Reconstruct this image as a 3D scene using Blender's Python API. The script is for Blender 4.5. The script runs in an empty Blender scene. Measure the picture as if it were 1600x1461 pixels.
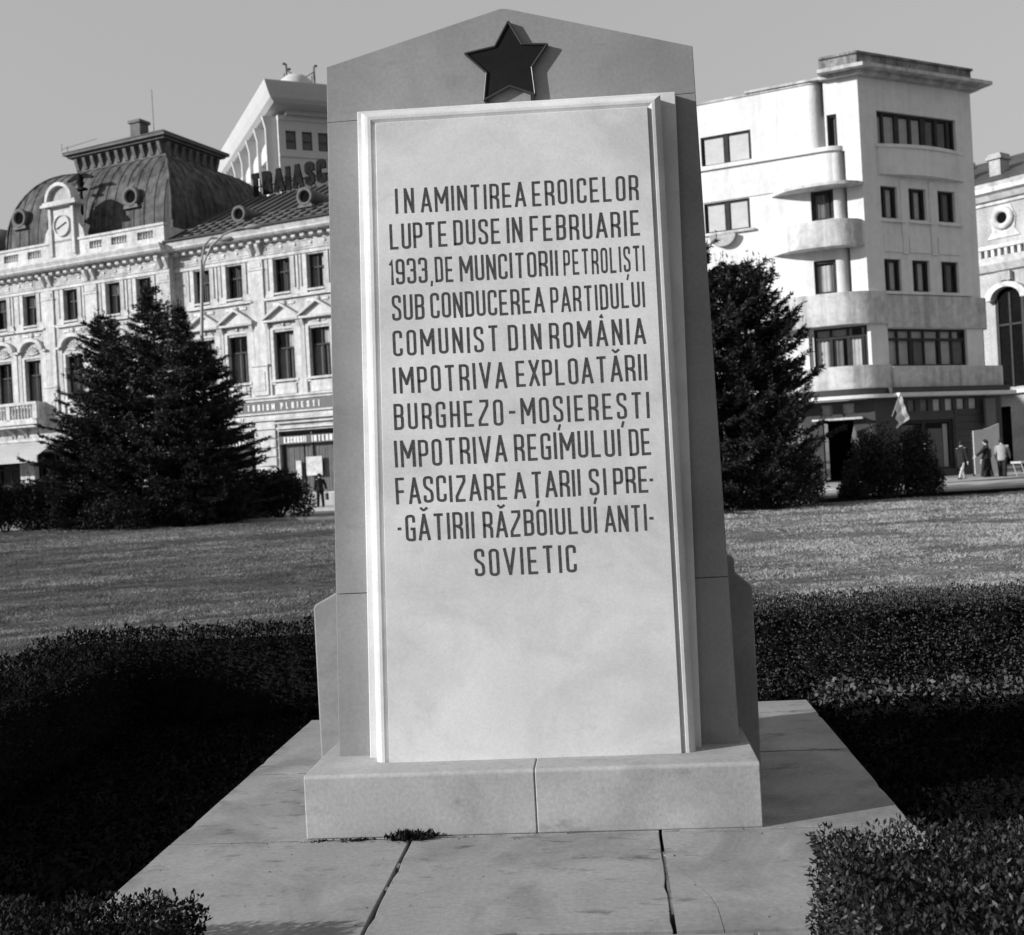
import bpy, bmesh, math, random
import numpy as np
from mathutils import Vector, Matrix
from math import radians, sin, cos, pi, hypot, atan2, sqrt

random.seed(7)
rng = np.random.default_rng(11)
S = bpy.context.scene
C = S.collection

# ------------------------------------------------------------------ camera
EYE = 1.6
cam = bpy.data.cameras.new("camera")
cam.sensor_width = 36.0
cam.lens = 1750.0 * 36.0 / 1600.0
cam.clip_start = 0.05
cam.clip_end = 3000
cam.dof.use_dof = True
cam.dof.focus_distance = 4.8
cam.dof.aperture_fstop = 5.0
camo = bpy.data.objects.new("camera", cam)
C.objects.link(camo)
camo.rotation_mode = 'XYZ'
camo.matrix_world = Matrix.Translation((0, 0, EYE)) @ Matrix.Rotation(radians(90), 4, 'X') @ Matrix.Rotation(0.054, 4, 'Z').inverted()
S.camera = camo

# ------------------------------------------------------------------ light
SUN_EL = radians(19.5)
SUNV = Vector((-0.952, -0.306, 0)).normalized()      # horizontal direction towards the sun
world = bpy.data.worlds.new("World")
S.world = world
world.use_nodes = True
nt = world.node_tree
for n in list(nt.nodes):
    nt.nodes.remove(n)
sky = nt.nodes.new('ShaderNodeTexSky')
sky.sky_type = 'NISHITA'
sky.sun_disc = False
sky.sun_elevation = SUN_EL
sky.sun_rotation = atan2(SUNV.x, SUNV.y)
sky.air_density = 1.2
sky.dust_density = 2.5
sky.ozone_density = 1.0
bg = nt.nodes.new('ShaderNodeBackground')
bg.inputs['Strength'].default_value = 0.15
wo = nt.nodes.new('ShaderNodeOutputWorld')
sep = nt.nodes.new('ShaderNodeSeparateColor')         # blue-sensitive emulsion: the sky prints pale and even
nt.links.new(sky.outputs[0], sep.inputs[0])
pw = nt.nodes.new('ShaderNodeMath'); pw.operation = 'POWER'; pw.inputs[1].default_value = 0.35
ml = nt.nodes.new('ShaderNodeMath'); ml.operation = 'MULTIPLY'; ml.inputs[1].default_value = 1.6
nt.links.new(sep.outputs[2], pw.inputs[0])
nt.links.new(pw.outputs[0], ml.inputs[0])
nt.links.new(ml.outputs[0], bg.inputs['Color'])
nt.links.new(bg.outputs[0], wo.inputs['Surface'])

sd = bpy.data.lights.new("sun", 'SUN')
sd.energy = 4.6
sd.angle = radians(0.6)
sd.color = (1, 1, 1)
so = bpy.data.objects.new("sun", sd)
C.objects.link(so)
sdir = Vector((SUNV.x * cos(SUN_EL), SUNV.y * cos(SUN_EL), sin(SUN_EL)))
so.rotation_euler = sdir.to_track_quat('Z', 'Y').to_euler()
so.location = sdir * 60

S.view_settings.view_transform = 'Standard'
S.view_settings.look = 'None'
S.view_settings.exposure = 0.35
S.view_settings.gamma = 1.0

# ------------------------------------------------------------------ materials
def mat(name, v, rough=0.85, n1=(3.0, 0.15), n2=(30.0, 0.08), bump=(60.0, 0.15), spec=0.15, stretch=None, streak=0.0, spots=0.0, patch=0.0, coord='Object'):
    m = bpy.data.materials.new(name)
    m.use_nodes = True
    t = m.node_tree
    b = t.nodes['Principled BSDF']
    b.inputs['Roughness'].default_value = rough
    b.inputs['Specular IOR Level'].default_value = spec
    tc = t.nodes.new('ShaderNodeTexCoord')
    src = tc.outputs[coord]
    if stretch:
        mp = t.nodes.new('ShaderNodeMapping')
        mp.inputs['Scale'].default_value = stretch
        t.links.new(src, mp.inputs[0])
        src = mp.outputs[0]
    val = None
    def addn(scale, amp, detail=5):
        nonlocal val
        n = t.nodes.new('ShaderNodeTexNoise')
        n.inputs['Scale'].default_value = scale
        n.inputs['Detail'].default_value = detail
        t.links.new(src, n.inputs['Vector'])
        r = t.nodes.new('ShaderNodeMapRange')
        r.inputs['From Min'].default_value = 0.3
        r.inputs['From Max'].default_value = 0.7
        r.inputs['To Min'].default_value = 1 - amp
        r.inputs['To Max'].default_value = 1 + amp
        t.links.new(n.outputs['Fac'], r.inputs['Value'])
        if val is None:
            val = r.outputs[0]
        else:
            mu = t.nodes.new('ShaderNodeMath'); mu.operation = 'MULTIPLY'
            t.links.new(val, mu.inputs[0]); t.links.new(r.outputs[0], mu.inputs[1])
            val = mu.outputs[0]
    addn(*n1)
    addn(*n2)
    if streak:
        mp = t.nodes.new('ShaderNodeMapping')
        mp.inputs['Scale'].default_value = (1.6, 1.6, 0.12)
        t.links.new(tc.outputs['Object'], mp.inputs[0])
        n = t.nodes.new('ShaderNodeTexNoise'); n.inputs['Scale'].default_value = 1.5; n.inputs['Detail'].default_value = 6
        t.links.new(mp.outputs[0], n.inputs['Vector'])
        r = t.nodes.new('ShaderNodeMapRange')
        r.inputs['From Min'].default_value = 0.46; r.inputs['From Max'].default_value = 0.68
        r.inputs['To Min'].default_value = 1; r.inputs['To Max'].default_value = 1 - streak
        t.links.new(n.outputs['Fac'], r.inputs['Value'])
        mu = t.nodes.new('ShaderNodeMath'); mu.operation = 'MULTIPLY'
        t.links.new(val, mu.inputs[0]); t.links.new(r.outputs[0], mu.inputs[1]); val = mu.outputs[0]
    if patch:
        n = t.nodes.new('ShaderNodeTexNoise'); n.inputs['Scale'].default_value = 1.9; n.inputs['Detail'].default_value = 9
        n.inputs['Roughness'].default_value = 0.62; n.inputs['Distortion'].default_value = 0.6
        t.links.new(tc.outputs['Object'], n.inputs['Vector'])
        r = t.nodes.new('ShaderNodeMapRange')
        r.inputs['From Min'].default_value = 0.44; r.inputs['From Max'].default_value = 0.64
        r.inputs['To Min'].default_value = 1; r.inputs['To Max'].default_value = 1 - patch
        t.links.new(n.outputs['Fac'], r.inputs['Value'])
        mu = t.nodes.new('ShaderNodeMath'); mu.operation = 'MULTIPLY'
        t.links.new(val, mu.inputs[0]); t.links.new(r.outputs[0], mu.inputs[1]); val = mu.outputs[0]
    if spots:
        n = t.nodes.new('ShaderNodeTexNoise'); n.inputs['Scale'].default_value = 7; n.inputs['Detail'].default_value = 8
        n.inputs['Roughness'].default_value = 0.7
        mp = t.nodes.new('ShaderNodeMapping'); mp.inputs['Scale'].default_value = (0.5, 1.3, 1)
        t.links.new(tc.outputs['Object'], mp.inputs[0]); t.links.new(mp.outputs[0], n.inputs['Vector'])
        r = t.nodes.new('ShaderNodeMapRange')
        r.inputs['From Min'].default_value = 0.58; r.inputs['From Max'].default_value = 0.69
        r.inputs['To Min'].default_value = 1; r.inputs['To Max'].default_value = 1 - spots
        t.links.new(n.outputs['Fac'], r.inputs['Value'])
        mu = t.nodes.new('ShaderNodeMath'); mu.operation = 'MULTIPLY'
        t.links.new(val, mu.inputs[0]); t.links.new(r.outputs[0], mu.inputs[1]); val = mu.outputs[0]
    mu = t.nodes.new('ShaderNodeMath'); mu.operation = 'MULTIPLY'
    mu.inputs[1].default_value = v
    t.links.new(val, mu.inputs[0])
    cb = t.nodes.new('ShaderNodeCombineColor')
    for i in range(3):
        t.links.new(mu.outputs[0], cb.inputs[i])
    t.links.new(cb.outputs[0], b.inputs['Base Color'])
    if bump:
        n = t.nodes.new('ShaderNodeTexNoise'); n.inputs['Scale'].default_value = bump[0]; n.inputs['Detail'].default_value = 4
        t.links.new(src, n.inputs['Vector'])
        bp = t.nodes.new('ShaderNodeBump'); bp.inputs['Strength'].default_value = bump[1]
        bp.inputs['Distance'].default_value = 0.6 / bump[0]
        t.links.new(n.outputs['Fac'], bp.inputs['Height'])
        t.links.new(bp.outputs[0], b.inputs['Normal'])
    return m

def glassmat(name, v=0.015, alpha=0.22, rough=0.04):
    m = bpy.data.materials.new(name); m.use_nodes = True
    b = m.node_tree.nodes['Principled BSDF']
    b.inputs['Base Color'].default_value = (v, v, v, 1)
    b.inputs['Roughness'].default_value = rough
    b.inputs['Alpha'].default_value = alpha
    b.inputs['Specular IOR Level'].default_value = 0.6
    return m

def leafmat(name, v, rough=0.55, tr=0.15, scale=2.0, amp=0.5, spec=0.25):
    m = mat(name, v, rough, (scale, amp * .6), (scale * 12, amp), None, spec)
    return m

M = dict(
    body=mat('grey_travertine', 0.28, 0.85, (1.4, 0.12), (60, 0.08), (240, 0.12), streak=.16, patch=.16, spots=.12),
    plaque=mat('white_marble', 0.66, 0.8, (1.1, 0.08), (110, 0.06), (200, 0.08), 0.15, streak=.09, patch=.19, spots=.09),
    plinth=mat('plinth_stone', 0.38, 0.9, (2.2, 0.12), (60, 0.10), (150, 0.2), spots=0.3, patch=.25),
    slab=mat('paving_stone', 0.29, 0.9, (1.7, 0.12), (50, 0.11), (150, 0.25), spots=0.55, patch=.34),
    mortar=mat('joint_mortar', 0.15, 0.95, (6, 0.3), (50, 0.2), (90, 0.4)),
    letter=mat('dark_letter_paint', 0.065, 0.9, (14, 0.6), (90, 0.5), None),
    star=mat('dark_star_enamel', 0.013, 0.75, (5, 0.2), (40, 0.1), None, 0.08),
    starrim=mat('star_rim_metal', 0.035, 0.28, (8, 0.2), (50, 0.1), None, 0.6),
    iron=mat('dark_iron', 0.03, 0.6, (5, 0.3), (40, 0.1), None),
    soil=mat('dark_soil', 0.012, 1.0, (3, 0.4), (30, 0.3), (25, 0.8), 0.0),
    lawn=mat('lawn_soil', 0.13, 1.0, (0.5, 0.35), (5, 0.4), (14, 0.9), 0.05),
    blade=mat('grass_blade', 0.29, 0.9, (0.7, 0.35), (2.2, 0.32), None, 0.03, patch=.5),
    bladedry=mat('dry_grass_blade', 0.36, 0.7, (0.9, 0.3), (6, 0.3), None, 0.1),
    road=mat('asphalt', 0.16, 0.9, (0.3, 0.15), (4, 0.1), (8, 0.2)),
    pave=mat('pale_pavement', 0.36, 0.9, (0.3, 0.12), (3, 0.12), (8, 0.2)),
    kerb=mat('kerb_stone', 0.22, 0.9),
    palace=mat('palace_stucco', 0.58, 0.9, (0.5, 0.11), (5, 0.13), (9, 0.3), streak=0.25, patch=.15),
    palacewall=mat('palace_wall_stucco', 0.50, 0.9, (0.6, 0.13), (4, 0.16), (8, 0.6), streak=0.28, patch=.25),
    palacegrey=mat('weathered_stucco', 0.38, 0.9, (0.7, 0.2), (9, 0.15), (12, 0.4), streak=0.2),  # greyer stucco with vertical streaks
    zinc=mat('zinc_roof', 0.10, 0.7, (0.5, 0.35), (2.5, 0.2), (6, 0.1), 0.2, streak=0.75, patch=.55),
    zincdark=mat('weathered_entablature', 0.12, 0.7, (0.8, 0.25), (6, 0.2), (9, 0.2)),
    roof=mat('sheet_roof', 0.06, 0.6, (0.6, 0.3), (3, 0.2), (6, 0.2), 0.4),
    wood=mat('dark_window_wood', 0.035, 0.6, (3, 0.2), (20, 0.2), None),
    woodgrey=mat('grey_window_wood', 0.09, 0.6, (3, 0.2), (20, 0.2), None),
    glass=glassmat('window_glass'),
    curtain=mat('pale_curtain', 0.6, 0.95, (2, 0.15), (12, 0.1), None),
    curtaindim=mat('dim_curtain', 0.2, 0.95, (2, 0.15), (12, 0.1), None),
    blind=mat('pale_blind', 0.5, 0.9, (1.5, 0.08), (9, 0.05), None),
    dark=mat('dark_interior', 0.008, 1.0, (1, 0.2), (5, 0.2), None, 0.0),  # near-black colour stands in for the unlit depth of rooms and openings
    mod=mat('white_render', 0.70, 0.95, (0.4, 0.05), (3, 0.04), (7, 0.2), streak=0.10, patch=.07),
    modgrey=mat('stained_render', 0.56, 0.95, (0.5, 0.12), (4, 0.08), (7, 0.2), streak=0.35, patch=.22),
    attic=mat('stained_attic', 0.22, 0.95, (1.2, 0.4), (7, 0.35), (9, 0.4), streak=0.4),
    granite=mat('dark_granite', 0.04, 0.5, (1, 0.2), (9, 0.2), None, 0.4),
    hotel=mat('hotel_concrete', 0.5, 0.9, (0.15, 0.05), (2, 0.04), None),
    sign=mat('rooftop_sign_metal', 0.018, 1.0, (3, 0.5), (20, 0.3), None, 0.0),
    signband=mat('grey_sign_band', 0.15, 0.7, (2, 0.1), (12, 0.1), None),
    signwhite=mat('white_sign_letters', 0.7, 0.7, (2, 0.05), (12, 0.05), None),
    spruce=leafmat('spruce_needles', 0.024, scale=0.8, amp=0.55),
    shrub=leafmat('shrub_leaves', 0.036, scale=1.5, amp=0.55),
    box=leafmat('box_leaves', 0.019, 0.5, scale=9, amp=0.75, spec=0.3),
    boxmid=leafmat('clipped_hedge_leaves', 0.042, 0.7, scale=5, amp=0.7, spec=0.1),
    leftbox=leafmat('shaded_hedge_leaves', 0.011, 0.8, scale=5, amp=0.6, spec=0.05),  # darker copy of the clipped hedge leaves, shade put into the colour
    boxdark=leafmat('dark_box_leaves', 0.018, 0.7, scale=6, amp=0.5, spec=0.1),
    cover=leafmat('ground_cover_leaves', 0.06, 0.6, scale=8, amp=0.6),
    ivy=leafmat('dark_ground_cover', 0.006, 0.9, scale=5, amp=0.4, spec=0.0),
    bark=mat('bark', 0.06, 0.95, (5, 0.3), (30, 0.3), (20, 0.6), stretch=(1, 1, 0.2)),
    skin=mat('skin', 0.42, 0.6, (9, 0.05), (40, 0.03), None),
    cloth=mat('dark_cloth', 0.022, 0.95, (6, 0.2), (40, 0.1), None, 0.1),
    clothmid=mat('grey_cloth', 0.1, 0.95, (6, 0.2), (40, 0.1), None, 0.1),
    clothpale=mat('pale_cloth', 0.28, 0.95, (6, 0.1), (40, 0.1), None, 0.1),
    hair=mat('dark_hair', 0.02, 0.7, (20, 0.3), (60, 0.2), None),
    leather=mat('dark_leather', 0.02, 0.4, (9, 0.2), (40, 0.1), None),
    board=mat('pale_board', 0.42, 0.8, (1.5, 0.08), (9, 0.06), None),
    poster=mat('pale_poster', 0.5, 0.8, (4, 0.25), (20, 0.2), None),
    stipple=mat('pebbledash', 0.3, 0.95, (9, 0.55), (22, 0.5), (20, 0.8)),
    lampmetal=mat('grey_lamp_metal', 0.28, 0.5, (2, 0.1), (9, 0.05), None, 0.4),
    antenna=mat('antenna_metal', 0.12, 0.5, (2, 0.1), (9, 0.05), None),
    awning=mat('striped_awning_cloth', 0.42, 0.9, (0.7, 0.08), (6, 0.06), None),
)

# ------------------------------------------------------------------ object helpers
def tag(o, label=None, cat=None, group=None, kind=None):
    if label: o['label'] = label
    if cat: o['category'] = cat
    if group: o['group'] = group
    if kind: o['kind'] = kind
    return o

def empty(name, loc=(0, 0, 0), rz=0.0, parent=None):
    o = bpy.data.objects.new(name, None)
    o.empty_display_size = 0.3
    o.location = loc
    o.rotation_euler = (0, 0, rz)
    if parent: o.parent = parent
    C.objects.link(o)
    return o

def link(name, me, parent=None, loc=(0, 0, 0), rot=(0, 0, 0), scale=(1, 1, 1), kind=None):
    o = bpy.data.objects.new(name, me)
    o.location = loc; o.rotation_euler = rot; o.scale = scale
    if parent: o.parent = parent
    if kind: o['kind'] = kind
    C.objects.link(o)
    return o

class MB:
    def __init__(s): s.v = []; s.f = []; s.sm = []
    def add(s, vs, fs, smooth=False):
        b = len(s.v); s.v += [tuple(p) for p in vs]
        for f in fs:
            s.f.append(tuple(i + b for i in f)); s.sm.append(smooth)
        return s
    def box(s, x0, x1, y0, y1, z0, z1):
        v = [(x0, y0, z0), (x1, y0, z0), (x1, y1, z0), (x0, y1, z0), (x0, y0, z1), (x1, y0, z1), (x1, y1, z1), (x0, y1, z1)]
        return s.add(v, [(0, 3, 2, 1), (4, 5, 6, 7), (0, 1, 5, 4), (1, 2, 6, 5), (2, 3, 7, 6), (3, 0, 4, 7)])
    def prism_xz(s, pts, y0, y1):      # polygon in xz (counter-clockwise seen from -y), extruded along y
        n = len(pts)
        v = [(x, y0, z) for x, z in pts] + [(x, y1, z) for x, z in pts]
        f = [tuple(range(n)), tuple(range(2 * n - 1, n - 1, -1))]
        f += [(i + n, (i + 1) % n + n, (i + 1) % n, i)[::-1][::-1] for i in range(n)]
        return s.add(v, f)
    def prism_xy(s, pts, z0, z1, smooth=False):
        n = len(pts)
        v = [(x, y, z0) for x, y in pts] + [(x, y, z1) for x, y in pts]
        s.add(v, [tuple(range(n - 1, -1, -1)), tuple(range(n, 2 * n))])
        s.add(v, [(i, (i + 1) % n, (i + 1) % n + n, i + n) for i in range(n)], smooth)
        return s
    def prism_yz(s, pts, x0, x1):
        n = len(pts)
        v = [(x0, y, z) for y, z in pts] + [(x1, y, z) for y, z in pts]
        return s.add(v, [tuple(range(n)), tuple(range(2 * n - 1, n - 1, -1))] + [(i, i + n, (i + 1) % n + n, (i + 1) % n) for i in range(n)])
    def tube(s, pts, r, n=8, smooth=True, caps=True):
        pts = [Vector(p) for p in pts]
        rs = r if isinstance(r, (list, tuple)) else [r] * len(pts)
        rings = []
        for i, p in enumerate(pts):
            d = (pts[min(i + 1, len(pts) - 1)] - pts[max(i - 1, 0)]).normalized()
            a = d.cross(Vector((0, 0, 1)))
            if a.length < 0.05: a = d.cross(Vector((0, 1, 0)))
            a.normalize(); b = d.cross(a)
            rings.append([p + (a * cos(2 * pi * k / n) + b * sin(2 * pi * k / n)) * rs[i] for k in range(n)])
        v = [q for ring in rings for q in ring]
        f = []
        for i in range(len(pts) - 1):
            for k in range(n):
                f.append((i * n + k, i * n + (k + 1) % n, (i + 1) * n + (k + 1) % n, (i + 1) * n + k))
        s.add(v, f, smooth)
        if caps:
            s.add(v, [tuple(range(n)), tuple(range(len(v) - 1, len(v) - n - 1, -1))])
        return s
    def lathe_y(s, cx, cz, prof, n=20):  # profile (r, y) revolved about an axis along y
        v = []
        for r, y in prof:
            v += [(cx + r * cos(2 * pi * k / n), y, cz + r * sin(2 * pi * k / n)) for k in range(n)]
        f = []
        for i in range(len(prof) - 1):
            for k in range(n):
                f.append((i * n + k, i * n + (k + 1) % n, (i + 1) * n + (k + 1) % n, (i + 1) * n + k))
        return s.add(v, f, True)
    def lathe_z(s, cx, cy, prof, n=16):
        v = []
        for r, z in prof:
            v += [(cx + r * cos(2 * pi * k / n), cy + r * sin(2 * pi * k / n), z) for k in range(n)]
        f = []
        for i in range(len(prof) - 1):
            for k in range(n):
                f.append((i * n + k, i * n + (k + 1) % n, (i + 1) * n + (k + 1) % n, (i + 1) * n + k))
        return s.add(v, f, True)
    def mesh(s, name, m):
        me = bpy.data.meshes.new(name)
        me.from_pydata(s.v, [], s.f)
        me.polygons.foreach_set('use_smooth', s.sm)
        me.materials.append(m)
        me.update()
        return me
    def build(s, name, m, parent=None, loc=(0, 0, 0), rot=(0, 0, 0), kind=None, bevel=0, fix=True):
        me = s.mesh(name, m)
        if fix:
            bm = bmesh.new(); bm.from_mesh(me)
            bmesh.ops.remove_doubles(bm, verts=bm.verts, dist=1e-5) if bevel else None
            bmesh.ops.recalc_face_normals(bm, faces=bm.faces)
            bm.to_mesh(me); bm.free()
        o = link(name, me, parent, loc, rot, kind=kind)
        if bevel:
            md = o.modifiers.new('bevel', 'BEVEL'); md.width = bevel; md.segments = 2; md.limit_method = 'ANGLE'
        return o

def arc(cx, cz, r, a0, a1, n):
    return [(cx + r * cos(a0 + (a1 - a0) * i / n), cz + r * sin(a0 + (a1 - a0) * i / n)) for i in range(n + 1)]

def wall_mb(mb, x0, x1, z0, z1, holes, y=0.0, depth=0.35):
    """a wall skin at y with real openings whose reveals run back to y+depth"""
    xs = sorted(set([x0, x1] + [h[0] for h in holes] + [h[1] for h in holes]))
    zs = sorted(set([z0, z1] + [h[2] for h in holes] + [h[3] for h in holes]))
    xs = [x for x in xs if x0 <= x <= x1]; zs = [z for z in zs if z0 <= z <= z1]
    for i in range(len(xs) - 1):
        for j in range(len(zs) - 1):
            cx = (xs[i] + xs[i + 1]) / 2; cz = (zs[j] + zs[j + 1]) / 2
            if any(h[0] < cx < h[1] and h[2] < cz < h[3] for h in holes): continue
            mb.add([(xs[i], y, zs[j]), (xs[i + 1], y, zs[j]), (xs[i + 1], y, zs[j + 1]), (xs[i], y, zs[j + 1])], [(0, 1, 2, 3)])
    for a, b, c, d in holes:
        e = y + depth
        v = [(a, y, c), (b, y, c), (b, y, d), (a, y, d), (a, e, c), (b, e, c), (b, e, d), (a, e, d)]
        mb.add(v, [(0, 4, 5, 1), (1, 5, 6, 2), (2, 6, 7, 3), (3, 7, 4, 0)])
    return mb

# leaf clouds --------------------------------------------------------
def quads(name, P, D, W, m, parent=None, kind='stuff', bend=0.0, loc=(0, 0, 0), tri=False):
    """P base points, D length vectors, W half width vectors"""
    n = len(P)
    if tri:
        V = np.stack([P - W, P + W, P + D], 1).reshape(-1, 3); k = 3
    else:
        V = np.stack([P - W * .45, P + D * .5 - W, P + D, P + D * .5 + W], 1).reshape(-1, 3); k = 4
    me = bpy.data.meshes.new(name)
    me.vertices.add(n * k); me.vertices.foreach_set('co', V.astype(np.float32).ravel())
    me.loops.add(n * k); me.loops.foreach_set('vertex_index', np.arange(n * k, dtype=np.int32))
    me.polygons.add(n)
    me.polygons.foreach_set('loop_start', np.arange(0, n * k, k, dtype=np.int32))
    try: me.polygons.foreach_set('loop_total', np.full(n, k, dtype=np.int32))
    except Exception: pass
    me.materials.append(m)
    me.update(calc_edges=True)
    me.validate()
    return link(name, me, parent, loc, kind=kind)

def unit(a):
    return a / np.maximum(np.linalg.norm(a, axis=1, keepdims=True), 1e-9)

def rand_dirs(n):
    return unit(rng.normal(size=(n, 3)))

def side_of(D):
    W = np.cross(D, rand_dirs(len(D)))
    return unit(W)

# stroke lettering ----------------------------------------------------
def rounded(pts, closed, rr=0.16):
    out = []; n = len(pts)
    for i, p in enumerate(pts):
        r = p[2] if len(p) > 2 else 0
        if not r or (not closed and i in (0, n - 1)):
            out.append((p[0], p[1])); continue
        a = Vector(pts[i - 1][:2]); b = Vector(p[:2]); c = Vector(pts[(i + 1) % n][:2])
        d1 = (a - b); d2 = (c - b)
        q = min(r * rr, d1.length * .49, d2.length * .49)
        s0 = b + d1.normalized() * q; s1 = b + d2.normalized() * q
        for k in range(5):
            t = k / 4
            w = s0 * (1 - t) ** 2 + b * 2 * t * (1 - t) + s1 * t * t
            out.append((w.x, w.y))
    return out

W0 = .27
def gl(ch):
    w = W0; R = 1
    g = {
        'A': (.34, [[(0, 0), (.165, .99)], [(.175, .99), (.34, 0)], [(.055, .27), (.285, .27)]]),
        'B': (w, [[(0, 0), (0, 1), (w, 1, R), (w, .53, R), (0, .53)], [(.02, .53), (w, .53, R), (w, 0, R), (0, 0)]]),
        'C': (w, [[(w, .78), (w, 1, R), (0, 1, R), (0, 0, R), (w, 0, R), (w, .22)]]),
        'D': (w, [[(0, 0), (0, 1), (w, 1, R), (w, 0, R), (0, 0)]]),
        'E': (w, [[(w, 1), (0, 1), (0, 0), (w + .02, 0)], [(0, .47), (w - .03, .47)]]),
        'F': (w, [[(w, 1), (0, 1), (0, 0)], [(0, .47), (w - .03, .47)]]),
        'G': (w, [[(w, .78), (w, 1, R), (0, 1, R), (0, 0, R), (w, 0, .3), (w, .46), (w * .55, .46)]]),
        'H': (w, [[(0, 0), (0, 1)], [(w, 0), (w, 1)], [(0, .47), (w, .47)]]),
        'I': (0, [[(0, 0), (0, 1)]]),
        'L': (w, [[(0, 1), (0, 0), (w, 0)]]),
        'M': (.44, [[(0, 0), (0, 1)], [(.01, .98), (.22, .36)], [(.22, .36), (.43, .98)], [(.44, 1), (.44, 0)]]),
        'N': (.29, [[(0, 0), (0, 1)], [(.01, .98), (.28, .02)], [(.29, 0), (.29, 1)]]),
        'O': (w, [[(0, 0, R), (0, 1, R), (w, 1, R), (w, 0, R)]]),
        'P': (w, [[(0, 0), (0, 1), (w, 1, R), (w, .43, R), (0, .43)]]),
        'R': (w, [[(0, 0), (0, 1), (w, 1, R), (w, .47, R), (.0, .47)], [(w * .55, .44), (w, .36, .6), (w, 0)]]),
        'S': (w, [[(w, .78), (w, 1, R), (0, 1, R), (0, .62, .8), (w, .40, .8), (w, 0, R), (0, 0, R), (0, .2)]]),
        'T': (.32, [[(0, 1), (.32, 1)], [(.16, 1), (.16, 0)]]),
        'U': (w, [[(0, 1), (0, 0, R), (w, 0, R), (w, 1)]]),
        'V': (.34, [[(0, 1), (.165, .01)], [(.175, .01), (.34, 1)]]),
        'X': (.30, [[(0, 0), (.30, 1)], [(0, 1), (.30, 0)]]),
        'Z': (.30, [[(.02, 1), (.29, 1), (.29, .8), (0, .18), (0, 0), (.30, 0)]]),
        '1': (.07, [[(0, .86), (.07, 1), (.07, 0)]]),
        '9': (w, [[(w, .43), (0, .43, R), (0, 1, R), (w, 1, R), (w, 0, R), (0, 0, R), (0, .18)]]),
        '3': (w, [[(0, .82), (0, 1, R), (w, 1, R), (w, .53, R), (w * .4, .53)], [(w * .45, .53), (w, .53, R), (w, 0, R), (0, 0, R), (0, .18)]]),
        '-': (.2, [[(0, .46), (.2, .46)]]),
        ',': (.02, [[(.03, .05), (.0, -.12)]]),
    }
    base = {'Ă': 'A', 'Â': 'A', 'Ș': 'S', 'Ț': 'T'}.get(ch, ch)
    wd, st = g[base]
    st = [list(p) for p in st]
    if ch == 'Ă': st.append([(.08, 1.20), (.15, 1.13), (.20, 1.14), (.28, 1.20)])
    if ch == 'Â': st.append([(.14, 1.13), (.18, 1.19), (.20, 1.12)])
    if ch in 'ȘȚ':
        c = wd / 2
        st.append([(c + .03, -.12), (c - .02, -.28)])
    closed = base == 'O'
    return wd, [(rounded(p, closed), closed) for p in st]

GC = {}
def glyph_mesh(ch, t, depth, m, key):
    k = (ch, key)
    if k in GC: return GC[k]
    wd, strokes = gl(ch)
    mb = MB()
    for si, (p, closed) in enumerate(strokes):
        p = [Vector((a, b * (1 - t) + t / 2 if 0 <= b <= 1 else b)) for a, b in p]
        # drop repeated points
        q = [p[0]]
        for a in p[1:]:
            if (a - q[-1]).length > 1e-4: q.append(a)
        if closed and (q[0] - q[-1]).length < 1e-4: q.pop()
        p = q; n = len(p)
        thin = t * (.75 if any(c[1] > 1.05 or c[1] < -.05 for c in p) else 1)
        L_, R_ = [], []
        for i in range(n):
            a = p[i - 1] if (i > 0 or closed) else None
            c = p[(i + 1) % n] if (i < n - 1 or closed) else None
            d1 = (p[i] - a).normalized() if a is not None else None
            d2 = (c - p[i]).normalized() if c is not None else None
            if d1 is None: d1 = d2
            if d2 is None: d2 = d1
            n1 = Vector((-d1.y, d1.x)); n2 = Vector((-d2.y, d2.x))
            mm = (n1 + n2)
            if mm.length < 1e-3: mm = n1
            mm.normalize()
            k2 = thin / 2 / max(mm.dot(n1), .72)
            e = Vector((0, 0))
            if not closed and (i == 0 or i == n - 1):
                e = (d1 if i else -d2) * (thin / 2 if abs(d1.x) < .99 else thin * .1) * (0 if abs(p[i].y - t / 2) > 2 else 1)
                if ch in '-,': e *= 0
            L_.append(p[i] + mm * k2 + e); R_.append(p[i] - mm * k2 + e)
        yo = -depth - si * .0016
        v = []
        for a, b in zip(L_, R_):
            v += [(a.x, yo, a.y), (b.x, yo, b.y), (a.x, 0, a.y), (b.x, 0, b.y)]
        f = []
        m_ = n if closed else n - 1
        for i in range(m_):
            j = (i + 1) % n
            f += [(4 * i, 4 * i + 1, 4 * j + 1, 4 * j), (4 * i, 4 * j, 4 * j + 2, 4 * i + 2), (4 * i + 1, 4 * i + 3, 4 * j + 3, 4 * j + 1)]
        if not closed:
            f += [(0, 2, 3, 1), (4 * n - 4, 4 * n - 3, 4 * n - 1, 4 * n - 2)]
        mb.add(v, f)
    GC[k] = (wd, mb.mesh('letter', m))
    return GC[k]

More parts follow.
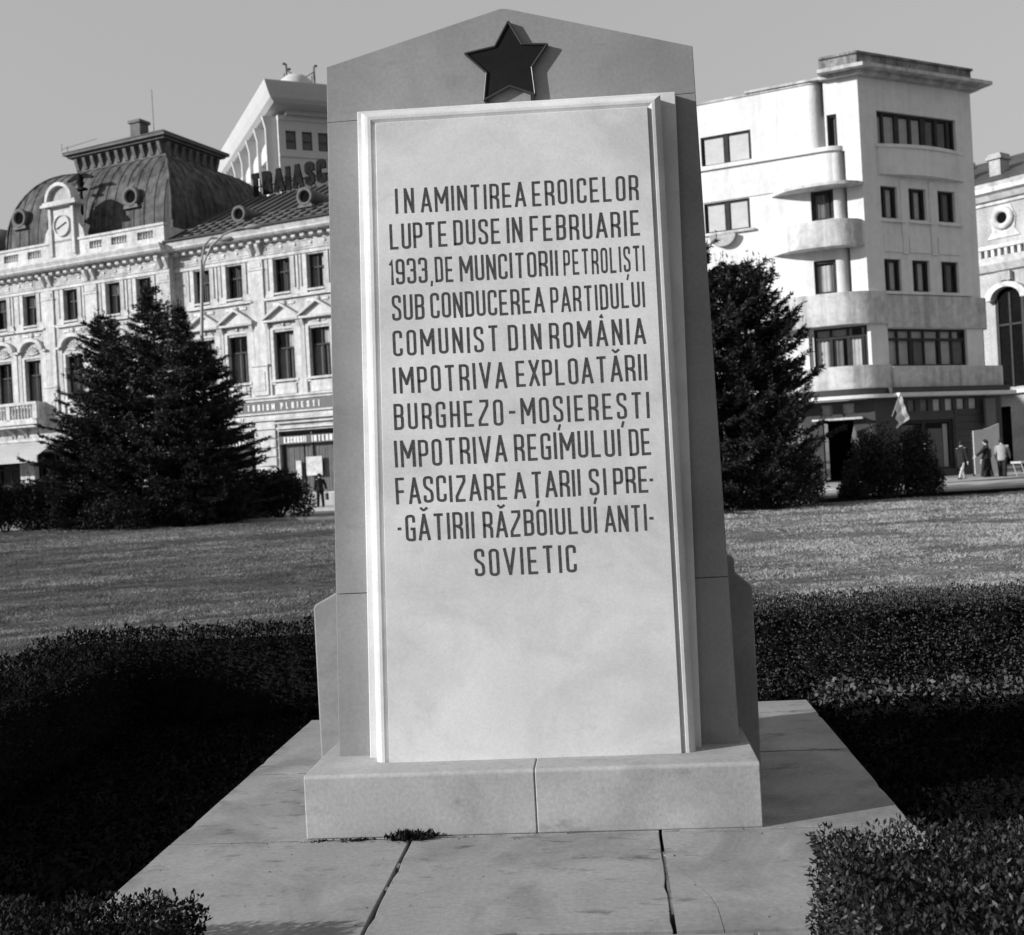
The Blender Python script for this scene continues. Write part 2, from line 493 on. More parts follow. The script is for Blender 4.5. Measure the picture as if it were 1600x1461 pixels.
def word(txt, x0, z0, x1, z1, h, y, parent, m, t=.12, depth=.02, key='a', lean=0.0, jitter=0.0):
    """letters set from x0 to x1 on a base line; each letter is a part"""
    ws = [gl(c)[0] for c in txt]
    tot = sum(ws) * h + t * h * len(txt)
    n = len(txt)
    sx = h
    gap = 0
    if n > 1:
        gap = (x1 - x0 - tot) / (n - 1)
        gmin = .10 * h
        if gap < gmin:
            sx = h * (x1 - x0 - gmin * (n - 1)) / tot; gap = gmin
    else:
        sx = h * (x1 - x0) / tot
    ang = atan2(z1 - z0, x1 - x0)
    x = x0
    rnd = random.Random(txt + str(round(x0, 2)))
    for c, w in zip(txt, ws):
        _, me = glyph_mesh(c, t, depth, m, key)
        u = (x + t * sx / 2 - x0) / max(x1 - x0, 1e-6)
        j = rnd.uniform(-1, 1) * jitter
        link('letter', me, parent, (x + t * sx / 2, y, z0 + (z1 - z0) * u + j * .3), (0, -ang + lean + rnd.uniform(-1, 1) * jitter, 0), (sx, h, h))
        x += (w + t) * sx + gap

# ================================================================== SETTING
class Frame:
    def __init__(s, ox, oy, ax, ay):
        l = hypot(ax, ay); s.ox, s.oy = ox, oy; s.xx, s.xy = ax / l, ay / l; s.rz = atan2(ay, ax)
    def w(s, x, y, z=0.0):
        return (s.ox + s.xx * x - s.xy * y, s.oy + s.xy * x + s.xx * y, z)
FM = Frame(0, 4.9, 1, -.083)                 # monument
FL = Frame(-9.598, 60, 2.17, -1)             # palace facade
FT = Frame(16.317, 50, 1.965, 1)             # corner block, shaded face
FT2 = Frame(16.317, 50, 2.17, -1)            # corner block, sunlit face
FH = Frame(-22.23, 110, .914, .407)          # hotel tower
FR = Frame(34.31, 75, .602, -.799)           # ornate building far right

def sheet(name, pts, z, m, kind='structure', n=1):
    mb = MB(); mb.add([(x, y, z) for x, y in pts], [tuple(range(len(pts)))])
    o = mb.build(name, m, fix=False); o['kind'] = kind
    return o

sheet('ground', [(-900, -60), (900, -60), (900, 1800), (-900, 1800)], 0.0, M['road'])
LAWN_FAR = [(15.8 + 34, 38.0), (15.8, 34.7), (6.3, 34.0), (-6.9, 42.2), (-22.9, 49.8), (-60, 66)]
sheet('lawn_soil', [(-60, 7.6), (50, 7.6)] + LAWN_FAR, 0.004, M['lawn'])
sheet('bed_soil', [(-9, -2), (9, -2), (9, 7.7), (-9, 7.7)], 0.008, M['soil'])

# pavements beyond the lawn (raised with kerbs)
def slabpoly(name, pts, z0, z1, m, kind='structure'):
    mb = MB(); mb.prism_xy(pts, z0, z1)
    o = mb.build(name, m); o['kind'] = kind
    return o
slabpoly('park_pavement', [(6.5, 36.9), (15.5, 37.3), (46, 40.3), (46, 43.9), (15.8, 43.4), (6.5, 42.6)], 0, 0.10, M['pave'])
a = FT.w(-6, -6.4); b = FT.w(20, -6.4); c = FT.w(20, 0.6); d = FT.w(-6, 0.6)
slabpoly('shop_pavement', [a[:2], b[:2], c[:2], FT.w(0, .6)[:2], FT2.w(-16, .3)[:2], FT2.w(-16, -6.5)[:2]], 0, 0.13, M['pave'])
slabpoly('palace_pavement', [FL.w(-40, -5.2)[:2], FL.w(10, -5.2)[:2], FL.w(10, .5)[:2], FL.w(-40, .5)[:2]], 0, 0.13, M['pave'])
slabpoly('lawn_kerb', [(-60, 66.15), (-60, 66.35), (-22.9, 50.25), (-6.9, 42.65), (6.35, 34.45), (6.3, 34.15), (-6.9, 42.3), (-22.9, 49.95)], 0, 0.13, M['kerb'])
slabpoly('planting_bed', [(6.36, 34.15), (15.8, 34.85), (50, 38.15), (50, 39.2), (15.8, 36.2), (6.5, 35.8)], 0, 0.07, M['soil'])

# ================================================================== MONUMENT
mon = empty('war_memorial', FM.w(0, 0), FM.rz)
tag(mon, 'pale stone memorial stele with pointed top, dark star and carved inscription, standing on paved slab', 'monument')

def lerp(a, b, t): return a + (b - a) * t
def bl(z): return lerp(-.728, -.838, (3.415 - z) / 3.05)     # left and right outline of the tapering body
def br(z): return lerp(.878, .918, (3.372 - z) / 3.0)
def block(z0, z1, top=None):
    mb = MB()
    pts = [(bl(z0), z0), (br(z0), z0)] + (top if top else [(br(z1), z1), (bl(z1), z1)])
    mb.prism_xz(pts, 0, .33)
    return mb.build('stone_block', M['body'], mon, bevel=.0025)
block(.34, 1.0785); block(1.0815, 3.1685)
block(3.1695, 3.4, [(.878, 3.372), (.085, 3.603), (.055, 3.606), (-.728, 3.415)])
# back slab with sloped shoulders
mb = MB()
mb.prism_xz([(-1.012, .1), (1.047, .1), (1.05, .985), (1.04, 1.005), (.975, 1.065), (.973, 1.13), (.955, 1.145), (.0, 1.145),
             (-.875, 1.13), (-.88, 1.06), (-1.0, 1.0), (-1.011, .985)], .34, .66)
mb.build('back_slab', M['body'], mon, bevel=.008)
# plinth: two stones
def plinth(x0, x1):
    mb = MB()
    mb.prism_yz([(-.315, .1), (.80, .1), (.80, .345), (-.02, .362), (-.305, .363), (-.315, .352)], x0, x1)
    return mb.build('plinth_stone', M['plinth'], mon, bevel=.005)
plinth(-.914, .0490); plinth(.0515, .962)

# plaque: backing plate, moulded slab, letters
pz = .352
mb = MB()
mb.prism_xz([(-.689, pz), (.752, pz), (.791, 3.168), (-.592, 3.193)], -.045, -.001)
mb.build('backing_plate', M['plaque'], mon, bevel=.004)
fl = [(-.584, pz), (-.494, 3.104), (.662, 3.082), (.660, pz)]
ol = [(-.645, pz), (-.561, 3.163), (.722, 3.138), (.722, pz)]
prof = [(0, -.14), (.045, -.126), (.12, -.1255), (.2, -.1285), (.35, -.133), (.55, -.1325), (.75, -.127), (.9, -.118), (1.0, -.106), (1.0, -.046)]
mb = MB(); rows = []
for u, y in prof:
    rows.append([(lerp(a[0], b[0], u), y, lerp(a[1], b[1], u)) for a, b in zip(fl, ol)])
for i in range(len(rows) - 1):
    for k in range(3):
        mb.add([rows[i][k], rows[i][k + 1], rows[i + 1][k + 1], rows[i + 1][k]], [(0, 1, 2, 3)], False)
mb.add(rows[0], [(3, 2, 1, 0)])
# closing underside
und = [rows[i][0] for i in range(len(rows))] + [rows[i][3] for i in range(len(rows) - 1, -1, -1)]
mb.add(und, [tuple(range(len(und)))])
plq = mb.build('inscribed_plaque', M['plaque'], mon)
TEXT = [
  ('IN', -0.429, 2.711, -0.349, 2.709, 0.107), ('AMINTIREA', -0.319, 2.709, 0.131, 2.701, 0.106), ('EROICELOR', 0.158, 2.701, 0.606, 2.694, 0.106),
  ('LUPTE', -0.461, 2.561, -0.212, 2.557, 0.109), ('DUSE', -0.186, 2.557, 0.015, 2.553, 0.108), ('IN', 0.042, 2.553, 0.108, 2.552, 0.108), ('FEBRUARIE', 0.141, 2.551, 0.605, 2.544, 0.108),
  ('1933,', -0.471, 2.409, -0.284, 2.406, 0.109), ('DE', -0.273, 2.406, -0.195, 2.405, 0.109), ('MUNCITORII', -0.167, 2.405, 0.251, 2.4, 0.108), ('PETROLIȘTI', 0.275, 2.399, 0.617, 2.395, 0.108),
  ('SUB', -0.468, 2.255, -0.329, 2.253, 0.109), ('CONDUCEREA', -0.301, 2.253, 0.186, 2.247, 0.109), ('PARTIDULUI', 0.212, 2.246, 0.609, 2.242, 0.108),
  ('COMUNIST', -0.472, 2.102, -0.016, 2.097, 0.11), ('DIN', 0.024, 2.096, 0.164, 2.095, 0.11), ('ROMÂNIA', 0.199, 2.094, 0.604, 2.09, 0.11),
  ('IMPOTRIVA', -0.48, 1.943, 0.009, 1.939, 0.112), ('EXPLOATĂRII', 0.049, 1.939, 0.602, 1.935, 0.111),
  ('BURGHEZO', -0.485, 1.786, -0.015, 1.782, 0.112), ('-', 0.005, 1.782, 0.044, 1.782, 0.111), ('MOȘIEREȘTI', 0.061, 1.782, 0.603, 1.778, 0.111),
  ('IMPOTRIVA', -0.49, 1.626, -0.008, 1.625, 0.115), ('REGIMULUI', 0.025, 1.625, 0.475, 1.623, 0.114), ('DE', 0.511, 1.623, 0.602, 1.623, 0.113),
  ('FASCIZARE', -0.494, 1.469, -0.015, 1.466, 0.114), ('A', 0.014, 1.466, 0.064, 1.466, 0.113), ('ȚARII', 0.088, 1.466, 0.297, 1.465, 0.113), ('ȘI', 0.334, 1.464, 0.406, 1.464, 0.113), ('PRE', 0.435, 1.464, 0.582, 1.463, 0.112), ('-', 0.585, 1.463, 0.606, 1.463, 0.112),
  ('-', -0.498, 1.309, -0.475, 1.309, 0.114), ('GĂTIRII', -0.46, 1.309, -0.164, 1.307, 0.114), ('RĂZBOIULUI', -0.127, 1.307, 0.358, 1.304, 0.113), ('ANTI', 0.39, 1.304, 0.567, 1.303, 0.112), ('-', 0.573, 1.303, 0.598, 1.302, 0.112),
  ('SOVIETIC', -0.171, 1.144, 0.263, 1.144, 0.117),
]
for (w_, x0, z0, x1, z1, h) in TEXT:
    word(w_, x0, z0, x1, z1, h, -.1402, plq, M['letter'], t=.102, depth=.006, lean=-.004, jitter=.006)

# star
star = empty('star_emblem', (0.078, -.010, 3.345), 0, mon)
spts = [(0.012, .193), (.066, .09), (.176, .080), (.104, -.012), (.113, -.132), (.006, -.087), (-.111, -.139), (-.094, -.021), (-.184, .069), (-.052, .089)]
mb = MB(); mb.prism_xz([(x, z) for x, z in spts][::-1], -.010, .010)
mb.build('star_face', M['star'], star)
mb = MB()
n = len(spts)
for i in range(n):
    a = Vector((spts[i][0], 0, spts[i][1])); b = Vector((spts[(i + 1) % n][0], 0, spts[(i + 1) % n][1]))
    mb.tube([a + Vector((0, -.011, 0)), b + Vector((0, -.011, 0))], .0055, 6)
    # side flange
    mb.add([(a.x * 1.02, -.014, a.z * 1.02), (b.x * 1.02, -.014, b.z * 1.02), (b.x * 1.02, .012, b.z * 1.02), (a.x * 1.02, .012, a.z * 1.02)], [(0, 1, 2, 3)])
mb.build('star_rim', M['starrim'], star, fix=False)
for sx in (-.10, .10):
    mb = MB(); mb.box(sx - .008, sx + .008, -.008, .008, -.175, -.11); mb.build('star_bracket', M['iron'], star)

# ================================================================== PAVING round the monument
pav = empty('paving', FM.w(0, 0), FM.rz); pav['kind'] = 'structure'
G2 = .006
def stone(pts, z1=.1, j=0, bevel=.003):
    rr = random.Random(len(pav.children) * 7 + 3); q = []
    for i in range(len(pts)):
        a_, b_ = pts[i], pts[(i + 1) % len(pts)]
        L_ = hypot(b_[0] - a_[0], b_[1] - a_[1]); n_ = max(1, int(L_ / .07)) if L_ > .2 else 1
        nx, ny = -(b_[1] - a_[1]) / max(L_, 1e-6), (b_[0] - a_[0]) / max(L_, 1e-6)      # inward normal
        for k in range(n_):
            t_ = k / n_; d_ = 0 if k == 0 else rr.uniform(0, .0022) + (rr.uniform(.004, .010) if rr.random() < .07 else 0)
            q.append((lerp(a_[0], b_[0], t_) + nx * d_, lerp(a_[1], b_[1], t_) + ny * d_))
    mb = MB(); mb.prism_xy(q if bevel else pts, .015, z1 + j)
    return mb.build('paving_stone', M['slab'], pav, bevel=bevel)
def rect(x0, x1, y0, y1): return [(x0 + G2, y0 + G2), (x1 - G2, y0 + G2), (x1 - G2, y1 - G2), (x0 + G2, y1 - G2)]
YF = -1.30
stone(rect(-1.50, -.467, YF, -.332))
stone(rect(-.467, .548, YF, -.332), j=.001)
crack = [(.5458, -.598), (.6, -.75), (.633, -.847), (.685, -1.016), (.7, -1.12), (.703, -1.30 + G2)]
stone([(.554, -1.294)] + [(x - .0012, y) for x, y in crack[::-1]][0:5] + [(.554, -.62)], j=0, bevel=0)
stone([(x + .0012, y) for x, y in crack[::-1]] + [] + [(.554, -.60), (.554, -.338), (1.549, -.338), (1.549, -1.294)][0:0] +
      [(.554, -.596), (.554, -.338), (1.549, -.338), (1.549, -1.294)], j=0, bevel=0)
stone(rect(-1.50, -.45, -.332, .72), j=-.001); stone(rect(-1.50, -.45, .72, 1.95))
stone(rect(-.45, .55, -.332, 1.95), j=-.001)
stone(rect(.55, 1.55, -.332, .85)); stone(rect(.55, 1.55, .85, 2.02), j=.001)
for i, (x0, x1) in enumerate([(-1.5, -.56), (-.56, .34), (.34, .80), (.80, 1.55)]):
    stone([(x0 + G2, -1.9), (x1 - G2, -1.9), (x1 - G2, YF - .008), (x0 + G2, YF - .008)], j=.002 * (i % 2) - .004)
def fill(x0, x1, y0, y1, z=.0955):
    mb = MB(); mb.box(x0, x1, y0, y1, .04, z); mb.build('joint_mortar', M['mortar'], pav)
g_ = G2 - .0005
for (a_, b_) in ((-.34, -.36), (-.62, -.66), (-.86, -.89)): fill(-.467 - g_, -.467 + g_, b_, a_, .098)
for (a_, b_) in ((-.56, -.80), (-.80, -1.02), (-1.02, -1.16)): fill(.548 - g_, .548 + g_, b_ + .004, a_ - .002, .0975)
for (a_, b_) in ((-1.49, -1.2), (-1.19, -.95), (-.90, -.60), (.97, 1.3), (1.31, 1.54)): fill(a_, b_, -.332 - g_, -.332 + g_, .098)
for (a_, b_) in ((-1.49, -1.3), (-1.24, -1.02)): fill(a_, b_, .72 - g_, .72 + g_, .098)
mb = MB(); mb.box(-1.48, 1.53, -1.9, 1.93, 0.0, .03); o = mb.build('bedding', M['soil'], pav)

# weeds in the joint at the plinth's foot
def weed(x, y, n, s, label, h=1.0):
    P = np.column_stack([rng.normal(0, .45, n) * s, rng.normal(0, .14, n) * s - .01, np.full(n, 0.0)])
    D = np.column_stack([rng.normal(0, .35, n), rng.normal(-.3, .25, n), rng.uniform(.2, 1, n) * h]) * (s * .42)
    W = side_of(D) * (s * .055)
    o = quads('weed', P, D, W, M['boxdark'], loc=FM.w(x, y, .1), kind=None)
    tag(o, label, 'weed')
weed(-.47, -.333, 240, .11, 'largest tuft of dark weed at the foot of the plinth above the paving joint')
weed(-.70, -.333, 90, .07, 'low dark weed tuft in the plinth joint, between the largest tuft and the corner tuft', .5)
weed(-.85, -.333, 60, .05, 'tiny flat weed at the left front corner of the plinth', .4)

nl = 150
P = np.column_stack([rng.uniform(-1.45, 1.5, nl), rng.uniform(-1.28, 1.9, nl), np.full(nl, .1005)])
nearp = rng.random(nl) < .45
P[nearp, 1] = -.325 - np.abs(rng.normal(0, .035, nearp.sum())); P[~nearp, 1] = np.where(rng.random((~nearp).sum()) < .4, rng.uniform(-1.28, -.5, (~nearp).sum()), P[~nearp, 1])
P = P[(np.abs(P[:, 0]) > .97) | (P[:, 1] < -.318)]; nl = len(P)
a_ = rng.uniform(0, 2 * pi, nl); D = np.column_stack([np.cos(a_), np.sin(a_), rng.uniform(.05, .4, nl)]) * rng.uniform(.003, .012, (nl, 1))
o = quads('leaf_litter', P, D, side_of(D) * rng.uniform(.001, .003, (nl, 1)), M['ivy'], loc=FM.w(0, 0)); o.rotation_euler = (0, 0, FM.rz)
tag(o, 'scattered dark leaf crumbs and grit on the paving', 'litter')

# ================================================================== HEDGES near the monument
def hedge(name, label, x0, x1, y0, y1, h, m, dens, leaf, faces='tlrfb', seed=1, frame=FM, round_=.03, core=True):
    root = empty(name, frame.w(0, 0), frame.rz)
    tag(root, label, 'hedge')
    Ps = []; Ns = []
    def face(o, u, v, nrm):
        o, u, v, nrm = map(np.array, (o, u, v, nrm))
        area = np.linalg.norm(u) * np.linalg.norm(v)
        k = int(area * dens)
        a = rng.random((k, 1)); b = rng.random((k, 1))
        depth = rng.random((k, 1)) ** 1.6 * leaf * 4.2 - leaf * .9
        # lumpy surface
        P = o + a * u + b * v
        lump = (np.sin(P[:, :1] * 21 + P[:, 1:2] * 13) * np.sin(P[:, 2:3] * 17 + P[:, :1] * 7 + 1.3) + .6 * np.sin(P[:, :1] * 47 + P[:, 2:3] * 39) * np.sin(P[:, 1:2] * 43 + 2)) * leaf * .95
        P = P - nrm * (depth + lump)
        Ps.append(P); Ns.append(np.repeat(nrm[None, :], k, 0))
    if 't' in faces: face((x0, y0, h), (x1 - x0, 0, 0), (0, y1 - y0, 0), (0, 0, 1.))
    if 'f' in faces: face((x0, y0, 0), (x1 - x0, 0, 0), (0, 0, h), (0, -1., 0))
    if 'b' in faces: face((x0, y1, 0), (x1 - x0, 0, 0), (0, 0, h), (0, 1., 0))
    if 'l' in faces: face((x0, y0, 0), (0, y1 - y0, 0), (0, 0, h), (-1., 0, 0))
    if 'r' in faces: face((x1, y0, 0), (0, y1 - y0, 0), (0, 0, h), (1., 0, 0))
    P = np.vstack(Ps); N = np.vstack(Ns)
    n = len(P)
    D = unit(N * .75 + rand_dirs(n) * .9 + np.array([0, 0, .35])) * (leaf * rng.uniform(.6, 1.25, (n, 1)))
    W = side_of(D) * (leaf * rng.uniform(.16, .3, (n, 1)))
    quads('foliage', P, D, W, m, root)
    if core:
        q = leaf * 2.4
        mb = MB(); mb.box(x0 + q, x1 - q, y0 + q, y1 - q, 0.01, h - q); mb.build('dark_core', M['soil'], root)  # added dark box that blocks light inside the leaves
        # sprigs standing out of the top
        k = int((x1 - x0) * (y1 - y0) * 55)
        if k and leaf < .03:
            P = np.column_stack([rng.uniform(x0, x1, k), rng.uniform(y0, y1, k), np.full(k, h)])
            P = np.repeat(P, 5, 0); n = len(P)
            P[:, 2] += np.tile(np.arange(5) * leaf * .35, k)
            D = unit(rand_dirs(n) * .8 + np.array([0, 0, .9])) * leaf
            quads('sprigs', P, D, side_of(D) * leaf * .28, m, root)
    return root
hedge('box_hedge', 'nearest clipped box hedge at the lower right beside the paving', .985, 3.4, -2.3, -1.37, .43, M['box'], 12000, .020, 'tlb')
hedge('box_hedge', 'small low box hedge at the lower left beside the paving', -3.2, -.96, -2.3, -1.37, .262, M['boxdark'], 15000, .021, 'trb')
hedge('back_hedge', 'long clipped hedge behind the monument on the right, in front of the lawn', 1.25, 3.25, 2.42, 3.0, .60, M['boxmid'], 6500, .024, 'tlfr')
hedge('back_hedge', 'dark clipped hedge behind the monument on the left, in front of the lawn', -3.5, -.7, 2.45, 3.0, .56, M['leftbox'], 3600, .028, 'tlfr')
hedge('side_hedge', 'dark clipped hedge along the left side of the planting bed', -3.5, -2.74, -3.0, 2.40, .54, M['leftbox'], 3000, .03, 'trlbf')
hedge('side_hedge', 'clipped hedge along the right side of the bed, at the right edge of the picture', 3.38, 3.95, 2.0, 3.0, .58, M['ivy'], 3500, .028, 'tlbf')  # near-black leaf colour stands in for the shade on this hedge

# dark ground cover in the bed, and a brighter fringe of low plants at the hedge foot
def cover(name, label, pts_fn, n, leaf, m, lift, frame=FM, cat='ground cover'):
    P = pts_fn(n); k = len(P)
    P[:, 2] += rng.random(k) * lift
    D = unit(rand_dirs(k) + np.array([0, 0, .5])) * (leaf * rng.uniform(.5, 1.2, (k, 1)))
    W = side_of(D) * leaf * .35
    o = quads(name, P, D, W, m, loc=frame.w(0, 0), kind='stuff')
    o.rotation_euler = (0, 0, frame.rz)
    tag(o, label, cat)
def bed(n):
    x = rng.uniform(-2.75, 3.3, n); y = rng.uniform(-1.6, 2.5, n)
    k = ((x < -1.53) | (x > 1.58) | (y > 2.05))
    return np.column_stack([x, y, np.full(n, .01)])[k]
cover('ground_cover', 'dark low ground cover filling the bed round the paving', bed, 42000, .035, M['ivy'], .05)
def fringe(n):
    x = rng.uniform(1.6, 3.2, n); c = 2.26 + .04 * np.sin(x * 9); y = rng.normal(c, .07, n)
    z = np.abs(.05 + .05 * np.sin(x * 13) * np.sin(x * 5 + y * 20)) * rng.random(n) * 1.6
    return np.column_stack([x, y, z])
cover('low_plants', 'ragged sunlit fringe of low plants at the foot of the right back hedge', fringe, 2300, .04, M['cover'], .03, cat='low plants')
def fringe2(n):
    y = rng.uniform(1.7, 2.55, n); x = rng.normal(3.24, .035, n)
    return np.column_stack([x, y, rng.random(n) * .5 * np.clip((y - 1.5) / .8, 0, 1)])
cover('low_plants', 'paler leaves painting the sunlit strip up the right corner of the back hedge', fringe2, 1500, .032, M['cover'], .02, cat='low plants')  # sunlit strip on the hedge corner put in as paler leaves

# ================================================================== LAWN
def lawn_blades():
    def inside_far(x, y):
        xs = [-60, -22.9, -6.9, 6.3, 15.8, 50]; ys = [66, 49.8, 42.2, 34.0, 34.7, 38.0]
        return y < np.interp(x, xs, ys)
    n = 950000
    u = rng.random(n)
    y = 7.9 * (52 / 7.9) ** (u ** 1.0)
    x = rng.uniform(-.52, .52, n) * y + rng.uniform(-.5, .5, n)
    def vnoise(u_, v_, seed):        # smooth value noise
        g = np.random.default_rng(seed).random((256, 256))
        iu = np.floor(u_).astype(int); iv = np.floor(v_).astype(int); fu = u_ - iu; fv = v_ - iv
        fu = fu * fu * (3 - 2 * fu); fv = fv * fv * (3 - 2 * fv)
        G = lambda a_, b_: g[a_ % 256, b_ % 256]
        return (G(iu, iv) * (1 - fu) + G(iu + 1, iv) * fu) * (1 - fv) + (G(iu, iv + 1) * (1 - fu) + G(iu + 1, iv + 1) * fu) * fv
    ls = np.log(y / 7.9) * 9          # clumps seen nearer are also finer
    cl = .40 * vnoise(x * .9, y * 1.7, 3) + .35 * vnoise(x * 2.6, y * 4.4, 4) + .25 * vnoise(x * .33, y * .6, 5)
    cl = np.clip((cl - .5) * 4.5, -1, 1)
    keep = inside_far(x, y) & (rng.random(n) < np.clip(.52 + .5 * cl, .06, 1))
    x = x[keep]; y = y[keep]; cl = cl[keep]; k = len(x)
    s = .020 + .0012 * y
    P = np.column_stack([x, y, np.full(k, .0)])
    D = np.column_stack([rng.normal(0, .55, k), rng.normal(0, .55, k), rng.uniform(.35, 1.0, k)]) * (s * (1 + .55 * cl))[:, None]
    W = side_of(D) * (s * .16)[:, None]
    dry = rng.random(k) < .25 + .35 * cl
    for nm, msk, m, lb in (('grass', ~dry, M['blade'], 'short uneven grass of the lawn behind the monument'), ('dry_grass', dry, M['bladedry'], 'pale dry blades scattered through the lawn')):
        o = quads(nm, P[msk], D[msk], W[msk], m, kind='stuff', tri=True)
        tag(o, lb, 'grass')
lawn_blades()

# ================================================================== PALACE (left)
pal = empty('palace', FL.w(0, 0), FL.rz)
tag(pal, 'ornate white three-storey palace with grey domed roof and clock gable on the left', 'building')
XL, XJ, XR = -36.0, -10.0, 4.4

# windows: shared meshes
def window_set(w, h, transom, mull=True, m=None, kind='wood', pane_m=None, fw=.09, name='window'):
    fr = MB(); m = m or M['wood']
    fr.box(-w / 2, -w / 2 + fw, 0, .08, 0, h); fr.box(w / 2 - fw, w / 2, 0, .08, 0, h)
    fr.box(-w / 2 + fw, w / 2 - fw, 0, .08, 0, fw); fr.box(-w / 2 + fw, w / 2 - fw, 0, .08, h - fw, h)
    tz = h * transom if transom else None
    if tz: fr.box(-w / 2 + fw, w / 2 - fw, -.01, .09, tz - fw / 2, tz + fw / 2)
    xs = [-w / 2 + fw, w / 2 - fw]
    if mull:
        nm = mull if isinstance(mull, int) and mull is not True else 1
        cs = [-w / 2 + (i + 1) * w / (nm + 1) for i in range(nm)]
        zz = [(fw, (tz - fw / 2) if tz else h - fw)]
        if tz: zz.append((tz + fw / 2, h - fw))
        for c_ in cs:
            for a_, b_ in zz: fr.box(c_ - fw * .45, c_ + fw * .45, .002, .078, a_, b_)
        xs = [xs[0]] + cs + [xs[1]]
    zs = [fw, h - fw] if not tz else [fw, tz, h - fw]
    me = fr.mesh('window', m)
    panes = []
    for i in range(len(xs) - 1):
        for j in range(len(zs) - 1):
            p = MB(); a_, b_ = xs[i] + .01, xs[i + 1] - .01
            p.add([(a_, .04, zs[j]), (b_, .04, zs[j]), (b_, .04, zs[j + 1]), (a_, .04, zs[j + 1])], [(0, 1, 2, 3)])
            panes.append(p.mesh('pane', M['glass']))
    return me, panes

CUR = {}
def curtain_mesh(w, h, m, key):
    k = (round(w, 2), round(h, 2), key)
    if k not in CUR:
        mb = MB(); n = max(6, int(w / .06)); v = []
        for i in range(n + 1):
            x = -w / 2 + w * i / n; y = .035 * sin(i * 2.1) + .01 * sin(i * 5.3)
            v += [(x, y, 0), (x, y, h)]
        mb.add(v, [(2 * i, 2 * i + 2, 2 * i + 3, 2 * i + 1) for i in range(n)], True)
        CUR[k] = mb.mesh('curtain', m)
    return CUR[k]

def put_window(parent, wset, w, h, x, z, y=.22, cur=None, rot=0.0, name='window'):
    me, panes = wset
    o = link(name, me, parent, (x, y, z), (0, 0, rot))
    for p in panes: link('pane', p, o)
    if cur:
        for (cx, cw, c0, c1, mm) in cur:
            link('curtain', curtain_mesh(cw * w, (c1 - c0) * h, M[mm], mm), o, (cx * w, .13, c0 * h))
    return o

uw, uh = 1.08, 1.83
UP_R = [-8.08, -5.81, -2.58, -.37, 2.9]
UP_L = [-23.5, -21.0, -17.65, -14.3, -11.95, -26.9, -29.4, -32.8]
tw, th = 1.36, 2.62
TALL_R = [-8.05, -5.81, -2.68, -.36, 2.9]
TALL_L = [-23.45, -21.0, -17.6, -14.3, -11.9, -26.9, -29.4, -32.8]
holes_u = [(x - uw / 2, x + uw / 2, 11.84, 11.84 + uh) for x in UP_R + UP_L]
holes_t = [(x - tw / 2, x + tw / 2, 7.08, 7.08 + th) for x in TALL_R + TALL_L]
shops = [(-8.9, -5.03, .85, 4.25), (-3.4, .6, .85, 4.25)]
shopsL = [(-34, -31, .3, 4.1), (-29.5, -26.5, .3, 4.1), (-25.2, -22.6, .3, 4.1), (-21.4, -18.8, .3, 4.1), (-16.5, -13.9, .3, 4.1)]
mb = MB()
wall_mb(mb, XJ, XR, 0, 15.0, [h for h in holes_u + holes_t if h[0] > XJ] + shops, 0)
wall_mb(mb, XL, XJ, 0, 15.0, [h for h in holes_u + holes_t if h[0] < XJ] + shopsL, -.42)
mb.add([(XJ, -.42, 0), (XJ, 0, 0), (XJ, 0, 15), (XJ, -.42, 15)], [(0, 1, 2, 3)])
mb.build('wall', M['palacewall'], pal, fix=False)
mb = MB()
mb.box(XL, XR, .75, .8, 0, 15)
mb.box(XL, XR, .3, .75, 4.9, 5.0); mb.box(XL, XR, .3, .75, 10.6, 10.7); mb.box(XL, XR, .3, .75, 0.1, .14)
mb.build('room_interior', M['dark'], pal)
mb = MB(); mb.box(XR, XR + .3, -.1, 14, 0, 15); mb.box(XL - .3, XL, -.1, 14, 0, 15); mb.box(XL, XR, 13.7, 14, 0, 15)
mb.build('side_wall', M['palacegrey'], pal)

